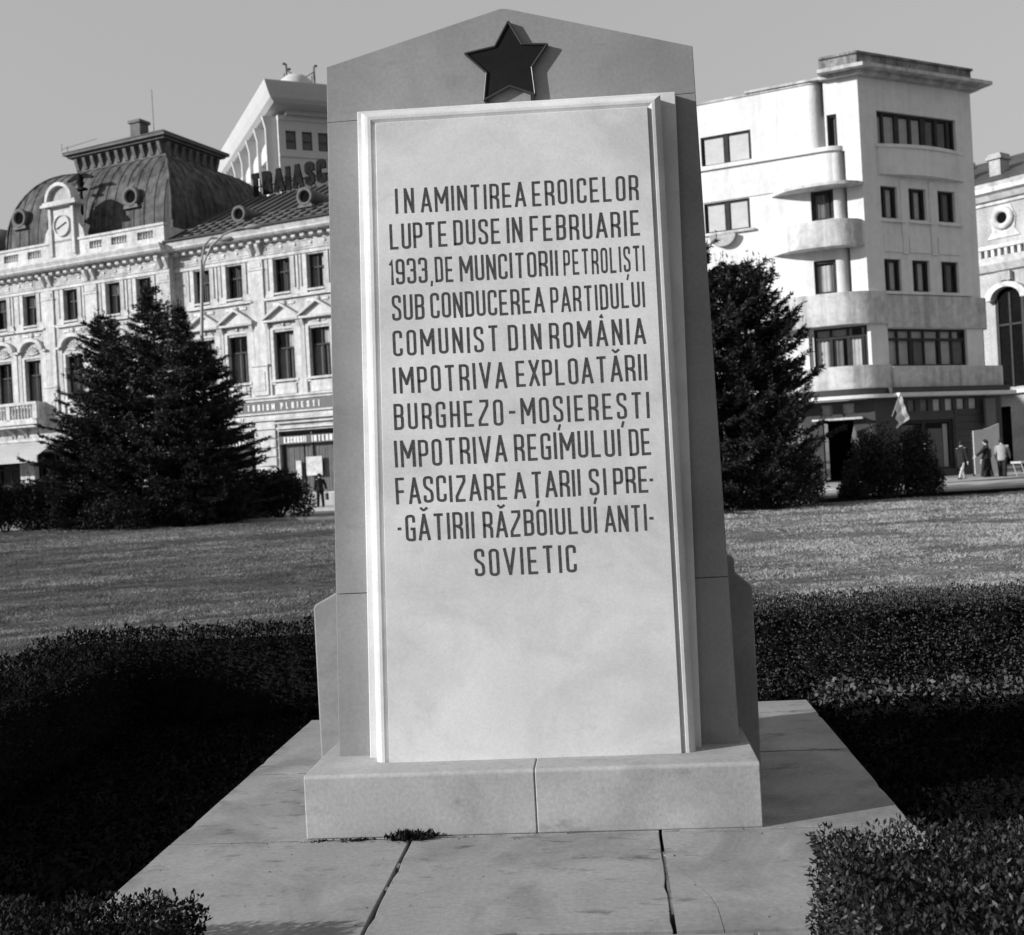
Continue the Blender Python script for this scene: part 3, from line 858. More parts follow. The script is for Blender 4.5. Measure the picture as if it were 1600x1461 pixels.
# horizontal mouldings
def mould(name, x0, x1, prof, m=M['palace']):
    mb = MB(); mb.prism_yz(prof, x0, x1); return mb.build(name, m, pal)
for (x0, x1, o_) in ((XJ + .02, XR, 0), (XL, XJ, -.42)):
    mould('cornice', x0, x1, [(o_ - .001, 14.62), (o_ - .12, 14.62), (o_ - .12, 14.86), (o_ - .62, 14.90), (o_ - .72, 15.0), (o_ - .72, 15.08), (o_ - .82, 15.28), (o_ - .82, 15.36), (o_ + .4, 15.36), (o_ + .4, 15.0), (o_ - .001, 15.0)])
    mould('architrave', x0, x1, [(o_ - .001, 13.74), (o_ - .08, 13.76), (o_ - .08, 13.92), (o_ - .13, 13.97), (o_ - .001, 13.99)])
    mould('sill_course', x0, x1, [(o_ - .001, 11.50), (o_ - .10, 11.54), (o_ - .10, 11.62), (o_ - .001, 11.64)])
    mould('floor_course', x0, x1, [(o_ - .001, 5.92), (o_ - .10, 5.98), (o_ - .10, 6.06), (o_ - .20, 6.14), (o_ - .20, 6.24), (o_ - .001, 6.27)])
    mb = MB(); x = x0 + .2
    while x < x1 - .3:
        mb.box(x, x + .26, o_ - .34, o_ - .121, 14.64, 14.84); x += .58
    mb.build('dentil_course', M['palace'], pal, kind='stuff')
    mb = MB(); x = x0 + .4
    while x < x1 - 1:      # frieze panels with little relief
        mb.box(x, x + 1.25, o_ - .035, o_ - .001, 14.12, 14.16); mb.box(x, x + 1.25, o_ - .035, o_ - .001, 14.46, 14.50)
        mb.lathe_y(x + .1, 14.31, [(.10, o_ - .001), (.10, o_ - .03), (.05, o_ - .04), (0, o_ - .04)], 10)
        mb.lathe_y(x + 1.15, 14.31, [(.10, o_ - .001), (.10, o_ - .03), (.05, o_ - .04), (0, o_ - .04)], 10)
        x += 1.95
    mb.build('frieze_ornament', M['palace'], pal, kind='stuff')
# paired console brackets in frieze over pilasters
PIL = [(-4.30, 0), (1.25, 0), (-10.45, -.42), (-19.5, -.42), (-16.0, -.42), (-25.3, -.42), (-31.1, -.42)]
bk = MB()
bk.prism_yz([(0, 13.99), (-.10, 14.0), (-.16, 14.2), (-.32, 14.45), (-.34, 14.61), (0, 14.61)], -.10, .10)
bkm = bk.mesh('console_bracket', M['palace'])
for (x, o_) in PIL:
    for dx in (-.28, .28): link('console_bracket', bkm, pal, (x + dx, o_, 0))
    mb = MB(); w_ = .46
    mb.box(x - w_, x + w_, o_ - .09, o_ - .001, 6.27, 13.74)
    mb.box(x - w_ - .05, x + w_ + .05, o_ - .13, o_ - .091, 13.2, 13.3)
    mb.box(x - w_ + .1, x + w_ - .1, o_ - .12, o_ - .091, 13.35, 13.6)
    mb.box(x - w_ - .06, x + w_ + .06, o_ - .17, o_ - .091, 6.3, 7.9); mb.box(x - w_ - .12, x + w_ + .12, o_ - .23, o_ - .171, 7.9, 8.02)
    mb.box(x - w_ + .12, x + w_ - .12, o_ - .20, o_ - .171, 6.55, 7.6)
    mb.build('pilaster', M['palace'], pal)

# upper window surrounds
def sur_upper():
    mb = MB(); w = uw / 2
    for s in (-1, 1):
        mb.box(s * (w + .16) - .13, s * (w + .16) + .13, -.07, -.001, -.1, uh + .05)
        mb.box(s * (w + .46) - .06, s * (w + .46) + .06, -.05, -.001, -.1, uh + .05)
        mb.prism_xz([(s * (w + .03), -.28), (s * (w + .62), -.28), (s * (w + .5), .12), (s * (w + .03), .12)][::s], -.1, -.071)
    mb.box(-w - .65, w + .65, -.16, -.001, -.38, -.28)
    mb.box(-w - .0, w + .0, -.12, -.001, -.12, -.02)
    mb.lathe_y(0, -.62, [(.16, -.001), (.16, -.06), (.08, -.1), (0, -.1)], 10)
    mb.box(-.7, -.25, -.05, -.001, -.7, -.55); mb.box(.25, .7, -.05, -.001, -.7, -.55)
    return mb.mesh('window_surround', M['palace'])
sur_u = sur_upper()
ws_u = window_set(uw, uh, .62)
ws_t = window_set(tw, th, .66)
rc = random.Random(5)
for x in UP_R + UP_L:
    o_ = 0 if x > XJ else -.42
    link('window_surround', sur_u, pal, (x, o_, 11.84))
    cur = [(-.28, .3, .0, .95, 'curtaindim'), (.3, .28, .0, .95, 'curtain')] if rc.random() < .6 else [(.2, .45, .05, .9, 'curtaindim')]
    if rc.random() < .4: cur.append((.0, .8, .66, .97, 'curtain'))
    put_window(pal, ws_u, uw, uh, x, 11.84, o_ + .22, cur)
def sur_tri():
    mb = MB(); w = tw / 2
    for s in (-1, 1):
        mb.box(s * (w + .1) - .1, s * (w + .1) + .1, -.07, -.001, -.25, th + .12)
        mb.box(s * (w + .36) - .13, s * (w + .36) + .13, -.10, -.001, -.85, th + .45)
        mb.prism_yz([(-.10, th + .15), (-.2, th + .4), (-.24, th + .54), (-.10, th + .54)], s * (w + .36) - .1, s * (w + .36) + .1)
    mb.box(-w - .2, w + .2, -.06, -.001, th + .12, th + .24)
    mb.lathe_y(0, th + .38, [(.10, -.001), (.10, -.06), (0, -.09)], 8); mb.box(-.45, -.15, -.04, -.001, th + .34, th + .4); mb.box(.15, .45, -.04, -.001, th + .34, th + .4)
    W2 = w + .52; z0 = th + .54
    mb.box(-W2, W2, -.30, -.001, z0, z0 + .12)                         # entablature
    mb.prism_xz([(-W2 + .06, z0 + .12), (W2 - .06, z0 + .12), (0, z0 + .78)], -.10, -.001)  # tympanum
    for s in (-1, 1):                                                  # raking cornices
        p = [(s * W2, z0 + .12), (s * (W2 + .03), z0 + .22), (0, z0 + 1.0), (0, z0 + .78 + .06)]
        mb.prism_xz(p if s < 0 else p[::-1], -.32, -.001)
    mb.box(-w - .22, w + .22, -.14, -.001, -.12, -.0)
    mb.box(-w, w, -.06, -.001, -.8, -.2)
    return mb.mesh('window_surround', M['palace'])
def sur_arch():
    mb = MB(); w = tw / 2
    for s in (-1, 1):
        mb.box(s * (w + .1) - .1, s * (w + .1) + .1, -.07, -.001, -.25, th + .1)
        mb.box(s * (w + .36) - .13, s * (w + .36) + .13, -.10, -.001, -.85, th + .55)
    mb.box(-w - .2, w + .2, -.08, -.001, th + .1, th + .2)
    outer = arc(0, th + .55, w + .34, pi, 0, 16); inner = arc(0, th + .55, w + .12, pi, 0, 16)
    outer = [(x, th + .55 + (z - th - .55) * .78) for x, z in outer]; inner = [(x, th + .55 + (z - th - .55) * .72) for x, z in inner]
    for i in range(16):
        mb.prism_xz([outer[i], inner[i], inner[i + 1], outer[i + 1]], -.26, -.001)
    mb.box(-w - .62, -w - .30, -.26, -.001, th + .45, th + .58); mb.box(w + .30, w + .62, -.26, -.001, th + .45, th + .58)
    for k in range(7):                                                 # shell in the tympanum
        a_ = pi * (k + .5) / 7
        mb.tube([(0, -.05, th + .32), (.5 * cos(a_), -.05, th + .32 + .5 * sin(a_))], [.03, .07], 6)
    mb.box(-w - .22, w + .22, -.14, -.001, -.12, 0)
    mb.box(-w, w, -.06, -.001, -.8, -.2)
    return mb.mesh('window_surround', M['palace'])
st, sa = sur_tri(), sur_arch()
for x in TALL_R + TALL_L:
    o_ = 0 if x > XJ else -.42
    link('window_surround', st if x > XJ else sa, pal, (x, o_, 7.08))
    cur = [(-.22, .5, .0, .66, 'curtaindim'), (.17, .07, .0, .66, 'curtain'), (.36, .2, 0, .66, 'curtaindim')]
    if rc.random() < .7: cur.append((.22, .4, .68, .96, 'curtain'))
    put_window(pal, ws_t, tw, th, x, 7.08, o_ + .22, cur)

# ground floor: sign band, piers, shops
mb = MB(); mb.box(XJ + .1, XR, -.16, -.001, 5.34, 5.90); mb.build('sign_band', M['signband'], pal)
mb = MB(); mb.box(XJ + .1, XR, -.22, -.001, 5.24, 5.335); mb.box(XJ + .1, XR, -.12, -.001, 4.98, 5.18); mb.box(XJ + .1, XR, -.22, -.001, 4.88, 4.96); mb.build('sign_cornice', M['palace'], pal)
for txt, x0, x1 in (("DE", -6.16, -5.62), ("TURISM", -5.28, -3.42), ("PLOIESTI", -3.04, -.5)):
    word(txt, x0, 5.46, x1, 5.46, .34, -.16, pal, M['signwhite'], t=.2, depth=.06, key='sg')
for (x0, x1) in ((-5.02, -3.42), (.62, 4.3)):
    z = .9
    while z < 4.6:
        mb = MB(); mb.box(x0 + .12, x1 - .12, -.10, -.001, z, z + .46); mb.build('pier_stone', M['palace'], pal, bevel=.03); z += .5
    mb = MB(); mb.box(x0 + .10, x1 - .10, -.13, -.002, .13, .88); mb.build('pier_base', M['stipple'], pal)
for i, (x0, x1, z0, z1) in enumerate(shops):
    w_, h_ = x1 - x0, z1 - z0
    ws = window_set(w_, h_, .80, 1, M['woodgrey'], fw=.10)
    cur = [(-.30, .3, .0, .78, 'curtaindim'), (.12, .5, .0, .78, 'curtaindim')]
    so_ = put_window(pal, ws, w_, h_, (x0 + x1) / 2, z0, .2, cur, name='shop_window')
    mb = MB(); mb.box(x0, x1, -.02, .19, z1 - .30 - .42, z1 - .28); o = mb.build('shop_sign', M['granite'], pal)
    txt = [("EXCURSII", "EXTERNE"), ("EXCURSII", "INTERNE")][i]
    mid = (x0 + x1) / 2
    word(txt[0], x0 + .35, z1 - .66, mid - .18, z1 - .66, .33, -.022, o, M['signwhite'], t=.22, depth=.05, key='ss')
    word(txt[1], mid + .18, z1 - .66, x1 - .25, z1 - .66, .33, -.022, o, M['signwhite'], t=.22, depth=.05, key='ss')
    mb = MB(); mb.box(x0 - .05, x1 + .05, -.14, -.001, z1 + .12, z1 + .22); mb.box(x0 - .05, x1 + .05, -.20, -.001, z1 + .42, z1 + .5); mb.build('shop_lintel', M['palace'], pal)
    mb = MB(); mb.box(x0 - .05, x1 + .05, -.12, -.001, .13, .80); mb.build('stall_riser', M['palacegrey'], pal)
mb = MB(); mb.box(-1.75, -.72, .09, .11, 1.75, 2.78); mb.build('poster', M['poster'], pal)
mb = MB(); mb.box(-2.45, -2.1, .12, .14, 1.6, 2.6); mb.build('poster', M['poster'], pal)
for (x0, x1, z0, z1) in shopsL:
    ws = window_set(x1 - x0, z1 - z0, .75, 1, M['wood'], fw=.12)
    put_window(pal, ws, x1 - x0, z1 - z0, (x0 + x1) / 2, z0, .05, [(0, .8, .0, .5, 'curtaindim')], name='shop_window')

# balcony and awning (far left)
mb = MB(); BX0, BX1 = -27.5, -19.95
mb.box(BX0, BX1, -1.35, -.421, 5.78, 6.02); mb.box(BX0 + .1, BX1 - .1, -1.22, -.421, 5.62, 5.78); mb.build('balcony_slab', M['palace'], pal)
mb = MB()
for (x0, x1) in ((BX0, BX0 + .35), (-25.0, -24.7), (-22.5, -22.2), (BX1 - .35, BX1)): mb.box(x0, x1, -1.34, -1.1, 6.02, 6.95)
mb.box(BX0, BX1, -1.38, -1.06, 6.95, 7.12); mb.box(BX0, BX1, -1.34, -1.1, 6.021, 6.12)
mb.box(BX1 - .3, BX1 - .02, -1.059, -.19, 6.02, 7.10)
mb.build('balcony_parapet', M['palace'], pal)
def balusters(x0, x1, y, z0, z1, parent, step=.24):
    mb = MB(); x = x0 + step * .5; h = z1 - z0
    while x < x1:
        mb.lathe_z(x, y, [(.06, z0), (.04, z0 + h * .15), (.075, z0 + h * .35), (.035, z0 + h * .75), (.06, z1)], 8); x += step
    return mb.build('baluster_row', M['palace'], parent, kind='stuff', fix=False)
for (x0, x1) in ((BX0 + .35, -25.0), (-24.7, -22.5), (-22.2, BX1 - .35)): balusters(x0, x1, -1.22, 6.12, 6.95, pal, .26)
for x in (-26.6, -24.9, -22.9, -21.9):
    mb = MB(); mb.prism_yz([(-.421, 4.9), (-.3, 4.9), (-.55, 5.3), (-1.05, 5.55), (-1.1, 5.62), (-.421, 5.62)], x - .15, x + .15); mb.build('balcony_bracket', M['palacegrey'], pal)
mb = MB()
for k in range(24):
    x = -27.4 + k * .33
    mb.add([(x, -.30, 4.75), (x + .33, -.30, 4.75), (x + .33, -1.9, 3.85), (x + .165, -1.9, 3.87), (x, -1.9, 3.85), (x + .165, -.3, 4.77)], [(0, 4, 3, 5), (5, 3, 2, 1)])
mb.box(-27.4, -19.5, -1.92, -1.88, 3.45, 3.86)
mb.build('awning', M['awning'], pal, fix=False)
mb = MB(); mb.box(-28, -18.6, -.5, -.421, 4.78, 4.95); mb.build('awning_box', M['palace'], pal)

# roof parapet with balusters on the pavilion
PB = [(-35.5, -34.2), (-33.0, -31.7), (-30.4, -29.1), (-27.8, -26.5), (-25.2, -23.9), (-22.65, -21.4), (-20.65, -19.43), (-15.9, -14.65), (-13.95, -12.76), (-11.97, -10.8)]
mb = MB(); YP0, YP1 = -.75, -.45
holes = [(a_, b_, 15.78, 16.22) for a_, b_ in PB]
wall_mb(mb, XL, XJ, 15.36, 16.42, holes, YP0, .3)
mb.box(XL, XJ + .05, YP0 - .07, YP1 + .07, 16.42, 16.56)
mb.box(XL, XJ, YP0 - .05, YP0 - .001, 15.36, 15.52)
mb.add([(XJ, YP0, 15.36), (XJ, 6, 15.36), (XJ, 6, 16.42), (XJ, YP0, 16.42)], [(0, 1, 2, 3)])
mb.build('roof_parapet', M['palace'], pal, fix=False)
for a_, b_ in PB: balusters(a_, b_, -.6, 15.78, 16.22, pal, .2)

# clock gable
gab = empty('clock_gable', (-17.6, -.8, 15.36), 0, pal)
mb = MB()
mb.box(-.98, .98, -.02, .45, 0, 3.2)
mb.prism_xz([(-1.95, 0), (-.98, 0), (-.98, 3.0), (-1.15, 2.6), (-1.2, 2.1), (-1.5, 1.7), (-1.62, 1.2), (-1.95, .95)], .06, .4)
mb.prism_xz([(.98, 0), (1.95, 0), (1.95, .95), (1.62, 1.2), (1.5, 1.7), (1.2, 2.1), (1.15, 2.6), (.98, 3.0)], .06, .4)
mb.box(-1.0, -.8, -.14, -.021, .3, 3.1); mb.box(.8, 1.0, -.14, -.021, .3, 3.1)
mb.build('gable_wall', M['palace'], gab)
mb = MB(); mb.box(-1.4, 1.4, -.35, .5, 3.2, 3.36); mb.box(-1.3, 1.3, -.28, .45, 3.36, 3.5)
o_, i_ = arc(0, 3.5, 1.08, pi, 0, 14), arc(0, 3.5, .88, pi, 0, 14)
for k in range(14): mb.prism_xz([(o_[k][0], o_[k][1]), i_[k], i_[k + 1], o_[k + 1]], -.30, .4)
mb.build('gable_pediment', M['palace'], gab)
mb = MB(); mb.prism_xz(arc(0, 3.5, .88, 0, pi, 12), -.05, .3); mb.build('tympanum', M['palacegrey'], gab)
mb = MB(); mb.lathe_y(0, 2.05, [(.66, -.021), (.66, -.12), (.58, -.14), (.56, -.06)], 24); mb.build('clock_rim', M['palace'], gab)
mb = MB(); mb.lathe_y(0, 2.05, [(.56, -.06), (0, -.065)], 24); mb.build('clock_face', M['blind'], gab)
mb = MB(); mb.tube([(-.42, -.09, 1.88), (.35, -.09, 2.2)], [.03, .03], 6); mb.build('clock_hand', M['iron'], gab)

# domed mansard roof
DX0, DX1, DY0, DY1, DZ0, DZ1, DA = -24.2, -10.75, .9, 12.2, 15.6, 22.0, 3.1
NP = 16
def dome_ring(i):
    th_ = (pi / 2) * i / NP
    ins = DA * (1 - cos(th_)) ; z = 17.0 + (DZ1 - 17.0) * sin(th_)
    return ins, z
rings = [(0, DZ0)] + [dome_ring(i) for i in range(NP + 1)]
mb = MB()
for k in range(len(rings) - 1):
    (a0, z0), (a1, z1) = rings[k], rings[k + 1]
    q0 = [(DX0 + a0, DY0 + a0, z0), (DX1 - a0, DY0 + a0, z0), (DX1 - a0, DY1 - a0, z0), (DX0 + a0, DY1 - a0, z0)]
    q1 = [(DX0 + a1, DY0 + a1, z1), (DX1 - a1, DY0 + a1, z1), (DX1 - a1, DY1 - a1, z1), (DX0 + a1, DY1 - a1, z1)]
    for s in range(4):
        t_ = (s + 1) % 4
        mb.add([q0[s], q0[t_], q1[t_], q1[s]], [(0, 1, 2, 3)], True)
o = mb.build('dome_roof', M['zinc'], pal, fix=False)
# standing seams: each runs up the curve and dies on the hip
mb = MB()
def seam(line):
    for k in range(len(line) - 1):
        a_, b_ = Vector(line[k]), Vector(line[k + 1])
        d = (b_ - a_).normalized(); up = Vector((0, -1, .4)).normalized()
        sd_ = d.cross(up).normalized() * .02; up = up * .035
        mb.add([a_ - sd_, a_ + sd_, a_ + sd_ + up, a_ - sd_ + up, b_ - sd_, b_ + sd_, b_ + sd_ + up, b_ - sd_ + up], [(0, 4, 7, 3), (3, 7, 6, 2), (2, 6, 5, 1)])
x = DX0 + .35
while x < DX1:
    lim = min(x - DX0, DX1 - x)
    line = [(x, DY0 + a_, z) for a_, z in rings if a_ <= lim + .001]
    if len(line) > 1: seam(line)
    x += .78
y = DY0 + .4
while y < DY1:
    lim = min(y - DY0, DY1 - y)
    line = [(DX1 - a_, y, z) for a_, z in rings if a_ <= lim + .001]
    for k in range(len(line) - 1):
        a_, b_ = Vector(line[k]), Vector(line[k + 1])
        mb.add([a_ + Vector((0, -.03, 0)), a_ + Vector((.035, 0, .02)), a_ + Vector((0, .03, 0)), b_ + Vector((0, -.03, 0)), b_ + Vector((.035, 0, .02)), b_ + Vector((0, .03, 0))], [(0, 1, 4, 3), (1, 2, 5, 4)])
    y += .62
mb.build('roof_seams', M['zinc'], pal, kind='stuff', fix=False)
for sx in (0, 1):   # hip rolls
    line = [((DX0 + a_) if sx == 0 else (DX1 - a_), DY0 + a_, z) for a_, z in rings]
    mb = MB(); mb.tube(line, .09, 6); mb.build('hip_roll', M['zinc'], pal)
TX0, TX1, TY0, TY1 = DX0 + DA, DX1 - DA, DY0 + DA, DY1 - DA
mb = MB()
def frame_ring(e, z0, z1): mb.box(TX0 - e, TX1 + e, TY0 - e, TY1 + e, z0, z1)
frame_ring(.12, 21.9, 22.08); frame_ring(0, 22.08, 22.95); frame_ring(.12, 22.95, 23.05); frame_ring(.38, 23.05, 23.2); frame_ring(.58, 23.2, 23.36)
mb.build('attic_entablature', M['zincdark'], pal)
mb = MB(); n_ = 10
for k in range(n_ + 1):
    x = TX0 + .2 + (TX1 - TX0 - .4) * k / n_
    mb.prism_yz([(TY0 - .001, 22.2), (TY0 - .08, 22.25), (TY0 - .26, 22.75), (TY0 - .3, 22.949), (TY0 - .001, 22.949)], x - .12, x + .12)
n_ = 7
for k in range(n_ + 1):
    y = TY0 + .2 + (TY1 - TY0 - .4) * k / n_
    mb.prism_xz([(TX1 + .001, 22.2), (TX1 + .08, 22.25), (TX1 + .26, 22.75), (TX1 + .3, 22.949), (TX1 + .001, 22.949)], y - .12, y + .12)
mb.build('attic_brackets', M['zincdark'], pal, kind='stuff')
mb = MB(); e = .62
cx0, cx1, cy0, cy1 = TX0 - e, TX1 + e, TY0 - e, TY1 + e
hx0, hx1, hy = TX0 + 2.6, TX1 - 2.2, (TY0 + TY1) / 2
v = [(cx0, cy0, 23.37), (cx1, cy0, 23.37), (cx1, cy1, 23.37), (cx0, cy1, 23.37), (hx0, hy, 24.75), (hx1, hy, 24.75)]
mb.add(v, [(0, 1, 5, 4), (1, 2, 5), (2, 3, 4, 5), (3, 0, 4)]); mb.build('hip_roof', M['zincdark'], pal, fix=False)
mb = MB(); mb.box(-17.55, -16.75, 5.2, 6.0, 23.7, 25.0); mb.box(-17.65, -16.65, 5.1, 6.1, 25.0, 25.18); mb.build('chimney', M['zincdark'], pal)
mb = MB(); mb.tube([(-16.3, 6, 24), (-16.33, 6, 27.2)], .022, 5); mb.build('lightning_rod', M['antenna'], pal)
mb = MB(); mb.tube([(-22.0, 4.2, 23.4), (-22.0, 4.2, 24.1)], .025, 5); mb.tube([(-22.5, 4.2, 23.95), (-19.5, 4.25, 24.15)], .02, 5); mb.tube([(-22.5, 4.2, 23.8), (-22.5, 4.2, 24.3)], .02, 5)
mb.build('roof_antenna', M['antenna'], pal)

# round dormers in dome
def dormer(x, z, y0, r, depth, m1):
    d = empty('round_dormer', (x, y0, z), 0, pal)
    mb = MB(); mb.lathe_y(0, 0, [(r * .62, .10), (r * .62, -.06), (r * .75, -.14), (r, -.12), (r * 1.05, 0), (r * .95, .12), (r * .92, depth)], 18); mb.build('dormer_ring', m1, d, fix=False)
    mb = MB(); mb.lathe_y(0, 0, [(r * .64, .0), (0, .001)], 18); mb.build('dormer_opening', M['dark'], d, fix=False)
    mb = MB(); mb.prism_xz([(-r * .95, -r * 1.15), (r * .95, -r * 1.15), (r * .8, -r * .8), (-r * .8, -r * .8)], -.12, .3); mb.build('dormer_sill', m1, d)
dormer(-22.95, 18.9, .93, .60, 1.6, M['zincdark']); dormer(-13.8, 18.9, .93, .60, 1.6, M['zincdark'])

# spread-winged bird finial on a post behind the gable
eag = empty('bird_finial', (-17.5, .7, 18.3), 0, pal)
mb = MB(); mb.tube([(0, 0, 0), (0, 0, 1.6)], .09, 6); mb.box(-.35, .35, -.2, .2, 1.5, 1.62); mb.build('finial_post', M['sign'], eag)
mb = MB()
mb.tube([(0, 0, 1.6), (0, -.05, 1.95), (0, -.05, 2.3), (0, -.12, 2.5)], [.12, .22, .18, .06], 8)
for s in (-1, 1):
    p = [(0, 2.0), (s * .3, 2.2), (s * .95, 2.12), (s * 1.1, 2.2), (s * .6, 2.42), (s * .2, 2.5), (0, 2.45)]
    mb.prism_xz(p if s > 0 else p[::-1], -.05, .05)
mb.build('bird', M['sign'], eag)

# main roof of the right wing
mb = MB(); mb.add([(XJ - .2, -.75, 15.40), (XR, -.75, 15.40), (XR, 6.9, 19.3), (XJ - .2, 6.9, 19.3), (XR, 14, 15.4), (XJ - .2, 14, 15.4)], [(0, 1, 2, 3), (3, 2, 4, 5)])
mb.build('roof', M['roof'], pal, fix=False)
mb = MB(); x = XJ
while x < XR:
    mb.add([(x - .035, -.75, 15.40), (x - .035, -.75, 15.50), (x + .035, -.75, 15.50), (x + .035, -.75, 15.40), (x - .035, 6.9, 19.3), (x - .035, 6.9, 19.4), (x + .035, 6.9, 19.4), (x + .035, 6.9, 19.3)], [(0, 4, 5, 1), (1, 5, 6, 2), (2, 6, 7, 3)]); x += .75
for k in range(1, 5):
    t_ = k * .085; z = 15.4 + 3.9 * t_; y = -.75 + 7.65 * t_
    mb.box(XJ, XR, y - .03, y + .03, z, z + .05)
mb.build('roof_seams', M['roof'], pal, kind='stuff', fix=False)
mb = MB(); mb.box(XJ, XR, -.95, -.74, 15.36, 15.47); mb.build('gutter', M['iron'], pal)
dormer(-6.0, 16.75, 1.0, .48, 2.2, M['zincdark']); dormer(-1.9, 17.25, 1.6, .52, 3.0, M['zincdark'])
mb = MB(); mb.tube([(-10.12, -.32, 15.3), (-10.12, -.30, .2)], .13, 8); mb.build('drainpipe', M['palacegrey'], pal)
# pavilion filler roof around dome
mb = MB(); mb.box(XL, XJ - .21, -.24, 13.9, 15.30, 15.58); mb.build('flat_roof', M['roof'], pal)
# left neighbouring dome fragment
mb = MB(); mb.lathe_z(-27.2, 3.0, [(1.6, 15.6), (1.6, 17.4), (1.9, 17.5), (1.5, 18.4), (.8, 19.0), (0, 19.2)], 16); mb.build('corner_turret', M['zincdark'], pal, fix=False)

# ------------------------------------------------ rooftop letters
sgn = empty('rooftop_sign', FL.w(-9.4, 7.1, 19.35), FL.rz)
tag(sgn, 'row of big dark letters on a frame on the palace roof ridge', 'sign')
word("TRAIASCA", -.25, .08, 6.35, .20, 1.45, 0, sgn, M['sign'], t=.235, depth=.10, key='rf')
mb = MB(); mb.box(-.2, 10.5, .26, .32, -.05, .03); mb.box(-.2, 10.5, .26, .32, .75, .81)
for k in range(6): mb.tube([(k * 1.9 + .2, .3, 1.2), (k * 1.9 + .2, .3, -.2)], .03, 5); mb.tube([(k * 1.9 + .2, .3, 1.0), (k * 1.9 + .3, 1.6, -.9)], .03, 5)
mb.build('sign_frame', M['sign'], sgn)

# ================================================================== HOTEL TOWER
hot = empty('hotel_tower', FH.w(0, 0), FH.rz)
tag(hot, 'tall modern hotel with flared concrete eaves and fins behind the palace', 'building')
HX, HD, HZ = 1.8, 3.0, 38.6
hol = []
for r in range(9):
    z1 = 37.05 - r * 5.4 if r else 37.05
    for k in range(8):
        x0 = 2.52 + k * 1.68
        if r != 1: hol.append((x0, x0 + 1.07, z1 - 1.92, z1))
mb = MB()
wall_mb(mb, HX, 22, 0, HZ, hol, HD, .35)
mb.add([(HX, HD, 0), (HX, 40, 0), (HX, 40, HZ), (HX, HD, HZ)], [(0, 1, 2, 3)])
mb.build('wall', M['hotel'], hot, fix=False)
mb = MB(); mb.box(HX + .5, 21.5, HD + .8, HD + .9, 1, HZ - .5); mb.build('room_interior', M['dark'], hot)
for z in (34.35, 38.05, 32.2): 
    mb = MB(); mb.box(HX + .02, 22, HD - .12, HD - .001, z, z + .22); mb.build('string_course', M['hotel'], hot)
wsh = window_set(1.07, 1.92, .5, 0, M['woodgrey'], fw=.1)
for (a_, b_, z0, z1) in hol:
    if z0 > 15: put_window(hot, wsh, 1.07, 1.92, (a_ + b_) / 2, z0, HD + .18, [(0, .9, 0, .95, 'curtaindim')])
# flared eaves: curved fascia swept round two sides
pr = [(0, 41.05), (.0, 40.95), (.30, 40.2), (.62, 39.55), (1.05, 39.2), (1.5, 39.1), (2.3, 39.05)]
mb = MB()
for k in range(len(pr) - 1):
    (i0, z0), (i1, z1) = pr[k], pr[k + 1]
    mb.add([(i0, i0, z0), (24, i0, z0), (24, i1, z1), (i1, i1, z1)], [(0, 1, 2, 3)], True)
    mb.add([(i0, 42, z0), (i0, i0, z0), (i1, i1, z1), (i1, 42, z1)], [(0, 1, 2, 3)], True)
mb.add([(0, 0, 41.05), (24, 0, 41.05), (24, 42, 41.05), (0, 42, 41.05)], [(0, 1, 2, 3)])
mb.add([(2.3, 2.3, 39.05), (24, 2.3, 39.05), (24, 42, 39.05), (2.3, 42, 39.05)], [(3, 2, 1, 0)])
mb.build('eaves', M['hotel'], hot, fix=False)
mb = MB(); mb.box(2.6, 21, 2.61, 38, 38.6, 39.04); mb.build('eaves_recess', M['hotel'], hot)
for k in range(8):
    y = 3.6 + 4.3 * k
    mb = MB()
    mb.prism_xz([(HX - .001, 0), (HX - 1.15, 0), (HX - 1.15, 37.2), (HX - 1.45, 38.55), (HX - .001, 38.55)], y, y + .42); mb.build('facade_fin', M['hotel'], hot)
    for z in (35.6, 31.6, 27.6, 23.6):
        mb = MB(); mb.prism_yz([(y + .43, z - 1.0), (y + 4.29, z - 1.0), (y + 4.29, z + .15), (y + 3.6, z + .55), (y + 2.2, z + .7), (y + .9, z + .5), (y + .43, z + .1)], HX - .8, HX - .002); mb.build('balcony_front', M['hotel'], hot)
mb = MB(); mb.lathe_z(3.6, 1.9, [(1.7, 41.06), (1.6, 41.7), (1.0, 42.2), (0, 42.4)], 16); mb.build('roof_vent', M['hotel'], hot, fix=False)
mb = MB()
for x in (3.2, 6.1): mb.tube([(x, 4, 41.06), (x, 4, 44.2)], .11, 5); mb.tube([(x, 5, 41.06), (x, 5, 43.6)], .07, 5)
mb.tube([(3.2, 4, 42.0), (6.1, 4, 42.2)], .2, 6); mb.tube([(3.2, 4, 43.6), (4.0, 4, 43.1), (5.3, 4, 43.1), (6.1, 4, 43.7)], .05, 5); mb.box(4.6, 5.9, 3.9, 4.3, 41.9, 42.5)
for (x, z) in ((3.0, 44.2), (6.3, 44.3), (3.5, 43.7)): mb.tube([(x - .15, 4, z), (x + .15, 4, z)], .12, 6)
mb.build('antenna_frame', M['antenna'], hot)

